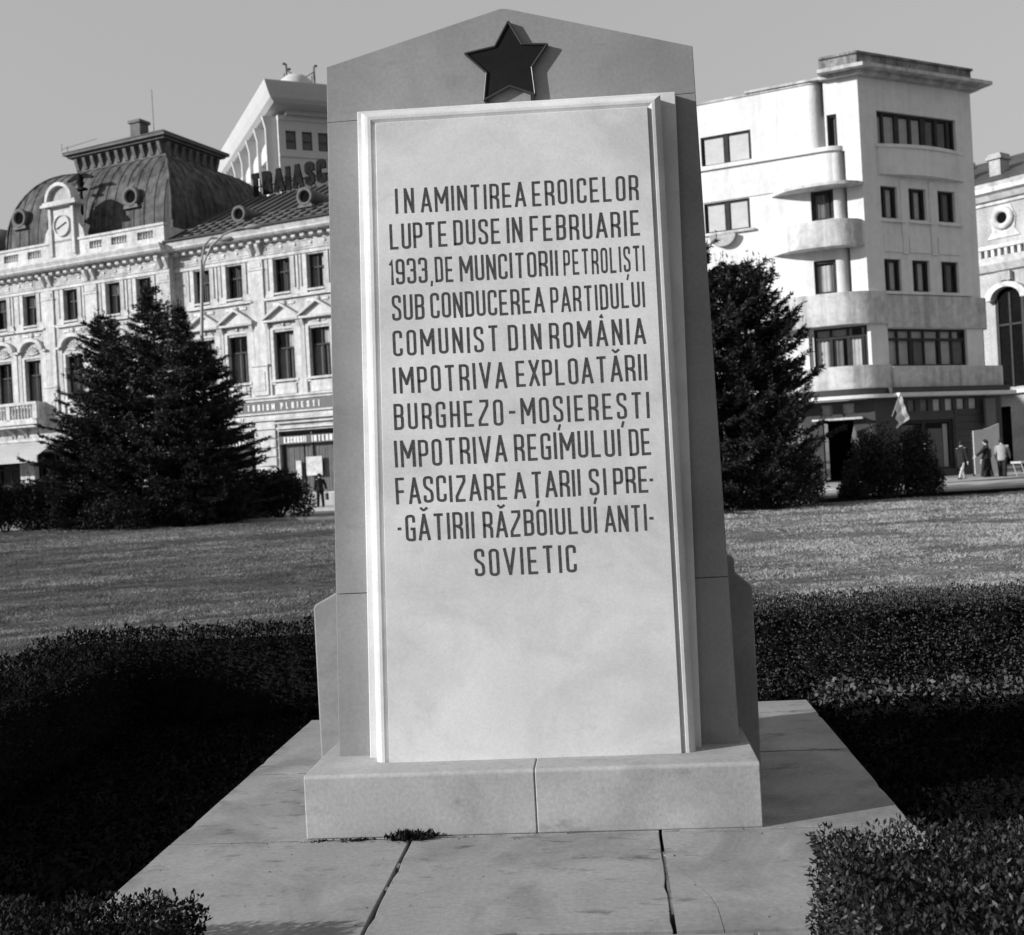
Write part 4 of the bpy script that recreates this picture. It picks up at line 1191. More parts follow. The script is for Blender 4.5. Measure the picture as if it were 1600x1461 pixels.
# ================================================================== CORNER BLOCK (right)
blk = empty('corner_block', FT.w(0, 0), FT.rz)
tag(blk, 'white modernist corner apartment block with rounded balconies on the right', 'building')
wing = empty('sunlit_wing', (0, 0, 0), FT2.rz - FT.rz, blk)   # local axes of the sunlit face
TW, TD = 7.145, 9.0
r3 = [(1.04, 2.08), (2.78, 3.88), (4.63, 5.76)]
bays = []
holT = [(1.05, 6.06, 15.30, 16.80)] + [(a_, b_, 11.95, 13.40) for a_, b_ in r3] + [(a_, b_, 8.65, 10.10) for a_, b_ in r3] + [(1.03, 6.08, 5.25, 6.95)]
clers = [(-.33, .32), (1.25, 1.73), (2.04, 2.48), (2.81, 3.29), (3.62, 4.11), (4.40, 4.90), (5.16, 5.66), (5.96, 6.47)]
mb = MB(); wall_mb(mb, 0, TW, 3.98, 18.25, holT, 0, .3)
mb.add([(TW, 0, 0), (TW, TD, 0), (TW, TD, 18.25), (TW, 0, 18.25)], [(0, 1, 2, 3)])
mb.build('wall', M['mod'], blk, fix=False)
mb = MB(); mb.box(.6, TW - .4, .9, 1.0, 0.1, 18.0); mb.build('room_interior', M['dark'], blk)
# windows of the shaded face
def strip_window(parent, x0, x1, z0, z1, cuts, transom, y, cur, mm=M['wood'], name='window_strip', fw=.1):
    mb = MB(); h = z1 - z0; w = x1 - x0
    o = empty(name, ((x0 + x1) / 2, y, z0), 0, parent)
    mb.box(-w / 2, w / 2, 0, .09, h - fw, h); mb.box(-w / 2, w / 2, 0, .09, 0, fw * .7); mb.box(-w / 2, -w / 2 + fw, 0.001, .089, fw * .7, h - fw); mb.box(w / 2 - fw, w / 2, 0.001, .089, fw * .7, h - fw)
    if transom: mb.box(-w / 2 + fw, w / 2 - fw, -.01, .1, transom - fw * .55, transom + fw * .55)
    for c_, cw in cuts:
        c_ = c_ - (x0 + x1) / 2
        mb.box(c_ - cw / 2, c_ + cw / 2, .003, .087, fw * .7, (transom - fw * .55) if transom else h - fw)
        if transom: mb.box(c_ - cw / 2, c_ + cw / 2, .003, .087, transom + fw * .55, h - fw)
    mb.build('frame', mm, o)
    xs = [-w / 2 + fw] + [c_ - (x0 + x1) / 2 for c_, _ in cuts] + [w / 2 - fw]
    for i in range(len(xs) - 1):
        p = MB(); p.add([(xs[i] + .01, .05, .07), (xs[i + 1] - .01, .05, .07), (xs[i + 1] - .01, .05, h - fw), (xs[i] + .01, .05, h - fw)], [(0, 1, 2, 3)]); p.build('pane', M['glass'], o, fix=False)
    for (cx, cw, c0, c1, mmn) in cur:
        link('curtain', curtain_mesh(cw, c1 - c0, M[mmn], mmn), o, (cx - (x0 + x1) / 2, .14, c0))
    return o
strip_window(blk, 1.05, 6.06, 15.30, 16.80, [(1.53, .14), (2.40, .26), (3.25, .16), (4.07, .3), (4.92, .16), (5.68, .2)], None, .14,
             [(1.3, .45, .05, 1.3, 'curtain'), (1.95, .75, .05, 1.35, 'curtain'), (2.8, .7, .05, 1.35, 'curtain'), (3.65, .55, .05, 1.35, 'curtain'), (4.5, .6, .05, 1.35, 'curtaindim'), (5.3, .55, .05, 1.35, 'curtaindim')])
for zz in (11.95, 8.65):
    for i, (a_, b_) in enumerate(r3):
        w_ = b_ - a_
        strip_window(blk, a_, b_, zz, zz + 1.45, [(a_ + w_ * .36, .13)], None, .14, [(a_ + w_ * .2, .28, .05, 1.35, 'curtaindim'), (a_ + w_ * .64, .42, .05, 1.35, 'curtain' if i != 2 else 'curtaindim')], name='window')
strip_window(blk, 1.03, 6.08, 5.25, 6.95, [(1.75, .1), (2.55, .15), (3.4, .1), (4.4, .15), (5.2, .1)], 1.22, .14,
             [(1.75, 1.4, .03, 1.18, 'curtain'), (3.1, .5, .03, 1.18, 'curtaindim'), (3.8, 1.0, .03, 1.18, 'curtain'), (4.9, .7, .03, 1.18, 'curtain'), (5.6, .7, .03, 1.18, 'curtaindim'), (1.9, 1.3, 1.3, 1.62, 'curtain'), (4.2, 3.0, 1.3, 1.62, 'curtain')])
# sills, panel frames, thin pilaster strips on shaded face
for a_, b_ in r3:
    mb = MB(); mb.box(a_ - .05, b_ + .35, -.12, -.001, 11.77, 11.86); mb.build('window_sill', M['mod'], blk)
mb = MB(); mb.box(1.0, 6.5, -.13, -.001, 8.50, 8.58); mb.build('window_sill', M['mod'], blk)
for x in (2.40, 4.22):
    mb = MB(); mb.box(x - .17, x + .17, -.07, -.001, 10.35, 13.75); mb.build('pilaster_strip', M['mod'], blk)
for a_, b_ in ((1.1, 2.2), (2.65, 4.0), (4.5, 5.9)):
    mb = MB(); mb.box(a_, b_, -.05, -.001, 10.42, 11.2); mb.build('spandrel_panel', M['mod'], blk)
# shallow bowed bay under the top strip
def bow(x0, x1, z0, z1, sag, n, parent, m, name, yb=-.001):
    pts = [(x0, yb)] + [(lerp(x0, x1, i / n), -.08 - sag * sin(pi * i / n)) for i in range(n + 1)] + [(x1, yb)]
    mb = MB(); mb.prism_xy(pts[::1], z0, z1); return mb.build(name, m, parent)
bow(.98, 6.35, 13.98, 15.12, .30, 14, blk, M['mod'], 'bowed_panel'); bow(.90, 6.43, 15.12, 15.27, .38, 14, blk, M['mod'], 'bowed_sill'); bow(.95, 6.38, 13.90, 13.98, .34, 14, blk, M['mod'], 'bowed_soffit')
# lower panel slightly proud + vertical joint
mb = MB(); mb.box(1.0, TW, -.09, -.001, 6.99, 8.44); mb.build('spandrel_panel', M['modgrey'], blk)
mb = MB(); mb.box(.99, 7.9, -.30, -.002, 4.26, 5.20); mb.build('spandrel_panel', M['modgrey'], blk)
# rounded right end (bay with balcony band)
def roundrect_right(x0, x1, y0, y1, r, n=6):
    return [(x0, y0)] + [(x1 - r + r * sin(pi / 2 * i / n), y0 + r - r * cos(pi / 2 * i / n)) for i in range(n + 1)] + [(x1, y1), (x0, y1)]
mb = MB(); mb.prism_xy(roundrect_right(TW + .001, 7.85, .05, 3, .5), 6.99, 8.46); mb.build('side_bay', M['modgrey'], blk)
mb = MB(); mb.prism_xy(roundrect_right(TW + .001, 7.75, .3, 3, .3), 5.2, 6.99); mb.build('side_bay_window', M['granite'], blk)
mb = MB(); mb.prism_xy(roundrect_right(7.9, 8.15, -.30, 3, .2), 4.26, 5.2); mb.build('side_bay', M['modgrey'], blk)
for z in (13.6, 12.2, 9.9):
    mb = MB(); mb.prism_xy([(TW + .001, .6)] + [(TW + .75 * sin(pi * i / 10), 1.5 - .9 * cos(pi * i / 10)) for i in range(11)], z, z + .12); mb.build('side_balcony', M['modgrey'], blk)
    mb = MB(); mb.prism_xy([(TW + .001, .62)] + [(TW + .73 * sin(pi * i / 10), 1.5 - .87 * cos(pi * i / 10)) for i in range(11)], z + .121, z + .75); mb.build('side_balcony_parapet', M['iron'], blk)

# roof cornice and stained attic
def offs(e):   # plan outline of the roof slab, in corner block axes; e = overhang
    a_ = Vector((0, 0)); u1 = Vector((1, 0)); 
    dth = FT2.rz - FT.rz; u2 = Vector((-cos(dth), -sin(dth)))       # along sunlit face away from corner
    n1 = Vector((0, -1)); n2 = Vector((sin(dth), -cos(dth)))
    # corner point of the overhang: intersection of the two offset lines
    # p = n1*e + u1*s = n2*e + u2*t
    det = u1.x * (-u2.y) - (-u2.x) * u1.y
    rhs = n2 * e - n1 * e
    s = (rhs.x * (-u2.y) - (-u2.x) * rhs.y) / det
    cpt = n1 * e + u1 * s
    p1 = u1 * (TW + e) + n1 * e
    p2 = u2 * 1.62 + n2 * e
    return [tuple(p1), (TW + e, TD), (1.6, TD), tuple(u2 * 1.62 - n2 * 2.2), tuple(p2), tuple(cpt)]
mb = MB(); mb.prism_xy(offs(.72)[::-1], 18.44, 18.60); mb.build('roof_cornice', M['modgrey'], blk)
mb = MB(); mb.prism_xy(offs(.3)[::-1], 18.26, 18.439); mb.build('cornice_soffit', M['modgrey'], blk)
mb = MB(); mb.prism_xy(offs(.06)[::-1], 18.602, 19.22); mb.build('stained_attic', M['attic'], blk)
mb = MB(); mb.prism_xy(offs(.14)[::-1], 19.222, 19.32); mb.build('attic_coping', M['attic'], blk)

# ---- sunlit side, in 'wing' axes: x along the face (negative to the left), y into the building
# block side wall
mb = MB(); YW = -.15
wall_mb(mb, -1.50, 0, 15.0, 18.25, [(-1.41, -.98, 15.25, 16.72)], 0, .3)
wall_mb(mb, -.70, 0, 7.15, 15.0, [], 0, .3)
wall_mb(mb, -2.7, 0, 3.98, 7.15, [(-2.5, -.15, 5.24, 7.12)], 0, .3)
mb.build('wall', M['mod'], wing, fix=False)
mb = MB(); mb.box(-2.5, -.5, .6, .65, 4, 17.5); mb.build('room_interior', M['dark'], wing)
strip_window(wing, -1.41, -.98, 15.25, 16.72, [], None, .12, [(-1.08, .12, .05, 1.3, 'blind')], name='balcony_door')
strip_window(wing, -2.5, -.15, 5.24, 7.12, [(-1.75, .12), (-1.0, .12), (-.42, .06)], 1.42, .1, [(-2.15, .6, .03, 1.38, 'curtain'), (-1.45, .4, .03, 1.38, 'curtaindim'), (-.7, .5, .03, 1.38, 'curtain'), (-1.6, 1.5, 1.5, 1.8, 'curtain')])
def wingplan(x_end, rx, ry, y0=YW, xl=-9.0, n=10):
    """straight face at y0 turning back in a quarter round"""
    return [(xl, y0)] + [(x_end - rx + rx * sin(pi / 2 * i / n), y0 + ry - ry * cos(pi / 2 * i / n)) for i in range(n + 1)]
def curved_wall(parent, path, z0, z1, m, name, smooth=True):
    mb = MB(); v = []
    for x, y in path: v += [(x, y, z0), (x, y, z1)]
    mb.add(v, [(2 * i, 2 * i + 2, 2 * i + 3, 2 * i + 1) for i in range(len(path) - 1)], smooth)
    return mb.build(name, m, parent, fix=False)
wholes = [(-7.2, -4.83, 15.27, 16.65), (-7.2, -5.04, 12.12, 13.52), (-7.2, -5.04, 8.9, 10.3)]
dhol = [(-2.28, -1.28, 12.02, 13.36), (-2.3, -1.32, 8.68, 10.2)]
mb = MB(); wall_mb(mb, -9.0, -1.22, 7.15, 15.1, wholes[1:] + dhol, YW, .3)
wall_mb(mb, -9.0, -2.12, 15.1, 18.2, wholes[:1], YW, .3)
wall_mb(mb, -9.0, -2.7, 3.98, 7.15, [], YW, .3)
mb.add([(-9, YW, 0), (-9, 6, 0), (-9, 6, 18.2), (-9, YW, 18.2)], [(0, 1, 2, 3)])
mb.build('wing_wall', M['mod'], wing, fix=False)
curved_wall(wing, wingplan(-1.505, .62, .9)[1:], 15.1, 18.2, M['mod'], 'rounded_wall')
curved_wall(wing, wingplan(-.705, .52, .75)[1:], 7.15, 15.1, M['mod'], 'rounded_wall')
mb = MB(); mb.box(-8.9, -2.0, .9, 1.0, 4, 17.4); mb.box(-2.4, -1.2, .52, .56, 8, 14.5); mb.build('room_interior', M['dark'], wing)
pl = wingplan(-1.505, .62, .9); mb = MB(); mb.prism_xy([(x, y - .05) for x, y in pl] + [(-1.5, 5), (-9, 5)], 18.2, 18.30); mb.build('wing_coping', M['modgrey'], wing)
mb = MB(); mb.box(-5.0, -1.3, -.28, 4, 18.301, 18.40); mb.build('roof_slab', M['modgrey'], wing)
def blind_window(x0, x1, z0, z1, y=YW + .10, mull=True):
    w_ = x1 - x0; h_ = z1 - z0
    o = strip_window(wing, x0, x1, z0, z1, [((x0 + x1) / 2, .2)] if mull else [], None, y, [], name='window')
    for s in (-1, 1):
        mb = MB(); mb.box(s * w_ / 4 - w_ / 4 + .16, s * w_ / 4 + w_ / 4 - .14, .035, .045, .06, h_ - .12); mb.build('blind', M['blind'], o)
for (a_, b_, c_, d_) in wholes: blind_window(a_, b_, c_, d_)
strip_window(wing, -2.28, -1.28, 12.02, 13.36, [(-1.58, .16)], None, YW + .14, [(-1.9, .42, .05, 1.2, 'curtaindim'), (-1.72, .14, .05, 1.2, 'blind')], name='balcony_door', fw=.14)
strip_window(wing, -2.3, -1.32, 8.68, 10.2, [], None, YW + .14, [(-1.87, .6, .05, 1.3, 'curtain'), (-1.49, .1, .05, 1.3, 'blind')], name='balcony_door', fw=.14)
mb = MB(); mb.prism_xz([(-6.35 + .62 * cos(pi + pi * i / 12), 11.93 + .55 * sin(pi + pi * i / 12)) for i in range(13)], YW - .3, YW - .002); mb.build('window_planter', M['palacegrey'], wing)
mb = MB(); mb.box(-7.3, -4.85, YW - .14, YW - .001, 11.98, 12.08); mb.build('window_sill', M['modgrey'], wing)
def led(x_end, rx, ry, y0, z0, z1, m, name, xl=-9.0):
    p = wingplan(x_end, rx, ry, y0, xl, 14); mb = MB(); mb.prism_xy(p + [(x_end, y0 + ry + .001), (xl, y0 + ry + .001)], z0, z1); return mb.build(name, m, wing)
led(-.52, 1.0, 1.0, -.33, 15.05, 15.24, M['mod'], 'terrace_coping')
led(-.60, .95, .9, -.20, 13.56, 15.049, M['mod'], 'terrace_parapet')
def balcony(cx, rx, z0, z1, ry, m):
    def path(e):
        return [(cx - rx - e, YW - .001)] + [(cx - rx - e + (2 * rx + 2 * e) * t_, YW - (ry + e) * (1 - abs(2 * t_ - 1) ** 3.0)) for t_ in [i / 24 for i in range(1, 24)]] + [(cx + rx + e, -.03), (cx + rx + e, -.003), (cx - rx - e, -.003)]
    mb = MB(); mb.prism_xy(path(.06), z0 - .14, z0); mb.build('balcony_slab', m, wing)
    if z1 > z0: mb = MB(); mb.prism_xy(path(0), z0 + .001, z1); mb.build('balcony_parapet', m, wing)
balcony(-2.0, 1.98, 13.49, 13.49, .95, M['modgrey'])
balcony(-2.08, 1.95, 10.78, 11.84, .9, M['modgrey'])
# wrapping lower bands and canopy: plan path in wing axes from the left to the shaded face
wrap = [(-9, -.75), (-1.6, -.78), (-1.15, -.75), (-.75, -.66), (-.38, -.50), (-.05, -.28), (.22, -.02), (.48, .32), (.72, .70), (.64, .80)]
def band(z0, z1, e, m, name, xl=-9.0):
    p = [(x, y - e) if i < 2 else (x + e * .7, y - e * .75) for i, (x, y) in enumerate(wrap)]
    p[0] = (xl, p[0][1])
    q = p + [(.3, .5), (-.3, -.012), (xl, -.012)]
    mb = MB(); mb.prism_xy(q, z0, z1, True); o = mb.build(name, m, wing)
    for f in o.data.polygons:
        f.use_smooth = abs(f.normal.z) < .5 and f.area < 3
    return o
band(7.16, 8.60, 0, M['modgrey'], 'balcony_band'); band(4.27, 5.30, .05, M['modgrey'], 'balcony_band')
band(3.97, 4.26, .12, M['granite'], 'canopy_fascia'); band(3.82, 3.969, .42, M['mod'], 'canopy_edge')
mb = MB(); mb.box(.55, 8.15, -.55, -.003, 4.0, 4.255); mb.build('canopy_fascia', M['granite'], blk)
mb = MB(); mb.box(.75, 8.3, -.78, -.003, 3.82, 3.99); mb.build('canopy_edge', M['mod'], blk)
# ground floor
gh = [(a_, b_, 3.17, 3.69) for a_, b_ in clers if a_ > .5]
mb = MB(); wall_mb(mb, .0, TW + 1.0, 0, 3.80, gh + [(1.5, 4.85, .45, 2.76)], 0, .25); mb.build('shop_wall', M['granite'], blk, fix=False)
mb = MB(); wall_mb(mb, -9, .0, 0, 3.79, [(-2.31, -.95, .16, 2.9), (-2.36, -1.84, 3.13, 3.66), (-1.42, -.9, 3.13, 3.66), (-5.5, -3.2, .6, 2.8)], 0, .4); mb.build('shop_wall', M['granite'], wing, fix=False)
mb = MB(); mb.box(-2.9, -.6, 5.2, 5.24, .14, 2.95); mb.box(-2.9, -.6, .41, 5.2, 2.91, 2.95); mb.box(-.94, -.9, .41, 5.2, .14, 2.9); mb.box(-2.9, -.95, .41, 5.2, .131, .14); mb.build('doorway', M['dark'], wing)
mb = MB(); mb.box(-2.7, -.5, -.45, -.001, 2.93, 3.02); mb.build('door_hood', M['modgrey'], wing)
mb = MB(); mb.box(-2.0, -1.0, .3, .34, 3.12, 3.67); mb.box(-2.4, -1.9, .3, .34, 3.12, 3.67); mb.build('clerestory_pane', M['curtain'], wing)
for a_, b_ in clers:
    if a_ > .5:
        mb = MB(); mb.box(a_, b_, .10, .13, 3.17, 3.69); mb.build('clerestory_pane', M['curtaindim' if a_ < 3 else 'curtain'], blk)
strip_window(blk, 1.5, 4.85, .45, 2.76, [(3.05, .16)], None, .1, [(2.1, .9, .03, 2.1, 'curtaindim'), (3.9, .9, .03, 1.9, 'curtaindim'), (4.55, .3, .03, 2.1, 'curtain')], name='shop_window', fw=.14)
mb = MB(); z = .3
while z < 3.0:
    mb.box(4.95, TW + .9, -.03, -.001, z, z + .27); z += .33
mb.build('shop_cladding', M['granite'], blk, kind='stuff')
vs = empty('vertical_sign', (7.0, -.35, 2.35), 0, blk)
mb = MB(); mb.box(-.33, .33, 0, .12, 0, 1.3); mb.build('sign_panel', M['signband'], vs)

# ================================================================== ORNATE BUILDING far right
orn = empty('ornate_building', FR.w(0, 0, -.47), FR.rz)
orn.scale = (1.293, 1.293, 1.293)
tag(orn, 'ornate pale building with chimneys and arched doorway at the right edge', 'building')
OX0, OX1 = -8.0, 7.0
ap = (-1.05, .40, 4.4, 9.0)
mb = MB(); wall_mb(mb, OX0, OX1, 0, 14.3, [ap, (2.2, 3.6, 4.4, 9.0), (-4.6, -3.2, 4.4, 9.0), (-2.0, -.6, .2, 3.4), (1.0, 2.8, .2, 3.4)], 0, .5); mb.build('wall', M['palacegrey'], orn, fix=False)
mb = MB(); mb.box(OX0, OX1, .5, .55, 0, 12); mb.build('room_interior', M['dark'], orn)
for cx_ in (-.32, 2.9, -3.9):
    s_ = empty('arched_window', (cx_, 0, 0), 0, orn)
    mb = MB(); o_, i_ = arc(0, 8.95, 1.15, pi, 0, 14), arc(0, 8.95, .80, pi, 0, 14)
    o_ = [(x, 8.95 + (z - 8.95) * .78) for x, z in o_]; i_ = [(x, 8.95 + (z - 8.95) * .8) for x, z in i_]
    for k in range(14): mb.prism_xz([o_[k], i_[k], i_[k + 1], o_[k + 1]], -.5, -.001)
    mb.build('hood_mould', M['palace'], s_)
    mb = MB(); mb.prism_xz([(-.72, 4.4), (.72, 4.4)] + [(x * .9, z) for x, z in arc(0, 8.95, .80, 0, pi, 12)], -.02, -.003); mb.build('window_leaf', M['dark'], s_)
    mb = MB(); mb.box(-.78, -.62, -.10, -.021, 4.4, 9.0); mb.box(.62, .78, -.10, -.021, 4.4, 9.0); mb.box(-.05, .05, -.08, -.021, 4.4, 9.3); mb.box(-.6, .6, -.08, -.022, 7.6, 7.7); mb.build('window_frame', M['wood'], s_)
def omould(name, prof, m=M['palace']):
    mb = MB(); mb.prism_yz(prof, OX0, OX1); mb.build(name, m, orn)
omould('cornice', [(0, 14.15), (-.25, 14.2), (-.45, 14.45), (-.7, 14.55), (-.7, 14.8), (-.8, 15.0), (.3, 15.0), (.3, 14.15)])
omould('floor_cornice', [(-.001, 10.45), (-.2, 10.5), (-.45, 10.85), (-.55, 11.2), (-.001, 11.25)])
omould('balustrade_rail', [(-.05, 11.62), (-.35, 11.65), (-.35, 11.85), (-.05, 11.9)])
omould('lower_course', [(-.001, 4.0), (-.3, 4.05), (-.3, 4.25), (-.001, 4.3)])
omould('dentil_course', [(-.001, 13.95), (-.12, 13.98), (-.12, 14.12), (-.001, 14.14)])
mb = MB(); x = OX0 + .1
while x < OX1: mb.box(x, x + .16, -.3, -.08, 11.25, 11.62); x += .36
mb.build('baluster_row', M['palace'], orn, kind='stuff')
for cx_ in (-.45, 2.6, -3.6):
    mb = MB(); mb.lathe_y(cx_, 13.2, [(.30, -.06), (.30, -.2), (.42, -.26), (.60, -.2), (.62, -.001)], 14); mb.prism_xz([(cx_ - .9, 12.2), (cx_ + .9, 12.2), (cx_ + .6, 12.6), (cx_ + .7, 13.2), (cx_ + .45, 13.85), (cx_ - .45, 13.85), (cx_ - .7, 13.2), (cx_ - .6, 12.6)], -.06, -.001); mb.build('oculus_surround', M['palace'], orn)
    mb = MB(); mb.lathe_y(cx_, 13.2, [(.30, -.062), (0, -.063)], 12); mb.build('oculus', M['dark'], orn, fix=False)
    mb = MB(); mb.box(cx_ - .35, cx_ + .35, -.3, -.001, 9.95, 10.4); mb.lathe_z(cx_ - .2, -.2, [(.1, 9.9), (.14, 10.1), (.05, 10.3)], 8); mb.lathe_z(cx_ + .2, -.2, [(.1, 9.9), (.14, 10.1), (.05, 10.3)], 8); mb.build('keystone_ornament', M['palacegrey'], orn)
mb = MB(); mb.add([(OX0, -.8, 15.02), (OX1, -.8, 15.02), (OX1, 5, 17.6), (OX0, 5, 17.6)], [(0, 1, 2, 3)]); mb.build('roof', M['roof'], orn, fix=False)
for (cx_, cy_, w_) in ((-1.1, .6, .62), (-3.0, .5, .6), (2.4, 1.0, .6)):
    mb = MB(); mb.box(cx_ - w_ / 2, cx_ + w_ / 2, cy_, cy_ + .9, 14.9, 16.5); mb.box(cx_ - w_ / 2 - .12, cx_ + w_ / 2 + .12, cy_ - .12, cy_ + 1.0, 16.5, 16.65); mb.box(cx_ - w_ / 2 - .04, cx_ + w_ / 2 + .04, cy_ - .04, cy_ + .94, 16.65, 16.8); mb.build('chimney', M['palacegrey'], orn)

# ================================================================== STREET FURNITURE
lamp = empty('street_lamp', (-13.77, 50, 0))
tag(lamp, 'tall slender street lamp with two curved arms before the palace', 'street lamp')
mb = MB(); mb.tube([(0, 0, 0), (.1, 0, 5), (.36, 0, 10), (.42, 0, 11.6)], [.11, .09, .075, .06], 8); mb.build('pole', M['lampmetal'], lamp)
mb = MB(); mb.tube([(.38, 0, 10.6), (.55, 0, 11.5), (.9, 0, 12.2), (1.5, 0, 12.7), (2.1, 0, 12.9), (2.5, 0, 12.93)], .045, 6); mb.build('arm', M['lampmetal'], lamp)
mb = MB(); mb.tube([(.42, 0, 11.5), (.5, .3, 12.3), (.68, .9, 12.75), (.9, 1.8, 12.9)], .045, 6); mb.build('arm', M['lampmetal'], lamp)
for (x, y, z) in ((2.75, 0, 12.93), (1.0, 2.1, 12.9)):
    mb = MB(); mb.tube([(x - .3, y, z), (x - .1, y, z + .02), (x + .3, y, z + .02), (x + .42, y, z)], [.05, .11, .12, .04], 8); mb.build('lamp_head', M['lampmetal'], lamp)

def flag(loc, rz, label, cloth, ln=1.6, tilt=.75, pale=True, sc=1.0):
    f = empty('flag', loc, rz); tag(f, label, 'flag', 'flags on the corner block')
    tip = Vector((0, -ln * sin(tilt), ln * cos(tilt)))
    mb = MB(); mb.tube([(0, 0, 0), tuple(tip)], .025, 6); mb.build('flagpole', M['lampmetal'], f)
    mb = MB(); n = 12; v = []
    for j in range(9):
        t_ = j / 8; base = tip * (1 - .62 * t_)
        for i in range(n + 1):
            s = i / n
            v.append((base.x + .07 * sin(i * 1.3 + t_ * 3) * (s) + .42 * sc * s * (1 - .8 * t_), base.y + .05 * cos(i * 1.1), base.z - s * (1.35 - .25 * t_) * sc))
    fs = []; 
    for j in range(8):
        for i in range(n): fs.append((j * (n + 1) + i, j * (n + 1) + i + 1, (j + 1) * (n + 1) + i + 1, (j + 1) * (n + 1) + i))
    third = [q for k_, q in enumerate(fs) if k_ // n < 3]; rest = [q for k_, q in enumerate(fs) if k_ // n >= 3]
    a_ = MB().add(v, third, True); a_.build('flag_stripe', M['clothpale' if pale else 'clothmid'], f, fix=False)
    b_ = MB().add(v, rest, True); b_.build('flag_stripe', M[cloth], f, fix=False)
flag(FT.w(.15, -.85, 2.95), FT.rz - .3, 'white and grey flag drooping from a pole at the corner over the bush', 'clothmid', 1.25, .7, True, .85)
flag(FT2.w(-1.05, -.3, 1.9), FT2.rz + .4, 'small grey flag hanging right of the dark doorway', 'clothmid', .9, .75, False, .7)
flag(FT2.w(-3.0, -1.1, 2.7), FT2.rz, 'dim grey flag hanging left of the doorway near the spruce', 'clothmid', 1.5, .9, False)

bd = empty('display_board', (20.6, 48.6, .13), FT.rz - .25)
tag(bd, 'white display board with slanting top behind the pedestrians at the right', 'display board')
mb = MB(); mb.prism_xz([(-.62, .1), (.62, .1), (.66, 2.25), (-.10, 2.02), (-.62, 1.98)], -.03, .03); mb.build('board_panel', M['board'], bd)
mb = MB(); mb.box(-.66, -.6, .031, .08, 0, 1.9); mb.box(.58, .64, .031, .08, 0, 2.1); mb.build('board_legs', M['iron'], bd)

crt = empty('handcart', (20.85, 45.5, 0), .12)
tag(crt, 'dark low handcart with a pale shelf at the right edge behind the walkers', 'cart')
mb = MB(); mb.box(0, 1.6, -.35, .4, .28, .70); mb.build('cart_box', M['granite'], crt, bevel=.03)
mb = MB(); mb.box(-.42, -.0, -.35, .4, .66, .74); mb.build('cart_shelf', M['board'], crt)
mb = MB(); mb.box(-.02, 1.6, -.38, .43, .70, .73); mb.build('cart_rim', M['lampmetal'], crt)
mb = MB(); mb.tube([(-.38, -.3, .66), (-.2, -.3, .1)], .02, 6); mb.tube([(-.1, -.3, .66), (-.1, -.3, .15)], .02, 6); mb.tube([(-.38, .3, .66), (-.2, .3, .1)], .02, 6); mb.build('cart_legs', M['board'], crt)
for x in (.25, 1.35):
    mb = MB(); mb.lathe_y(x, .2, [(.0, -.42), (.19, -.42), (.2, -.38), (.19, -.34), (0, -.34)], 14); mb.build('wheel', M['leather'], crt)

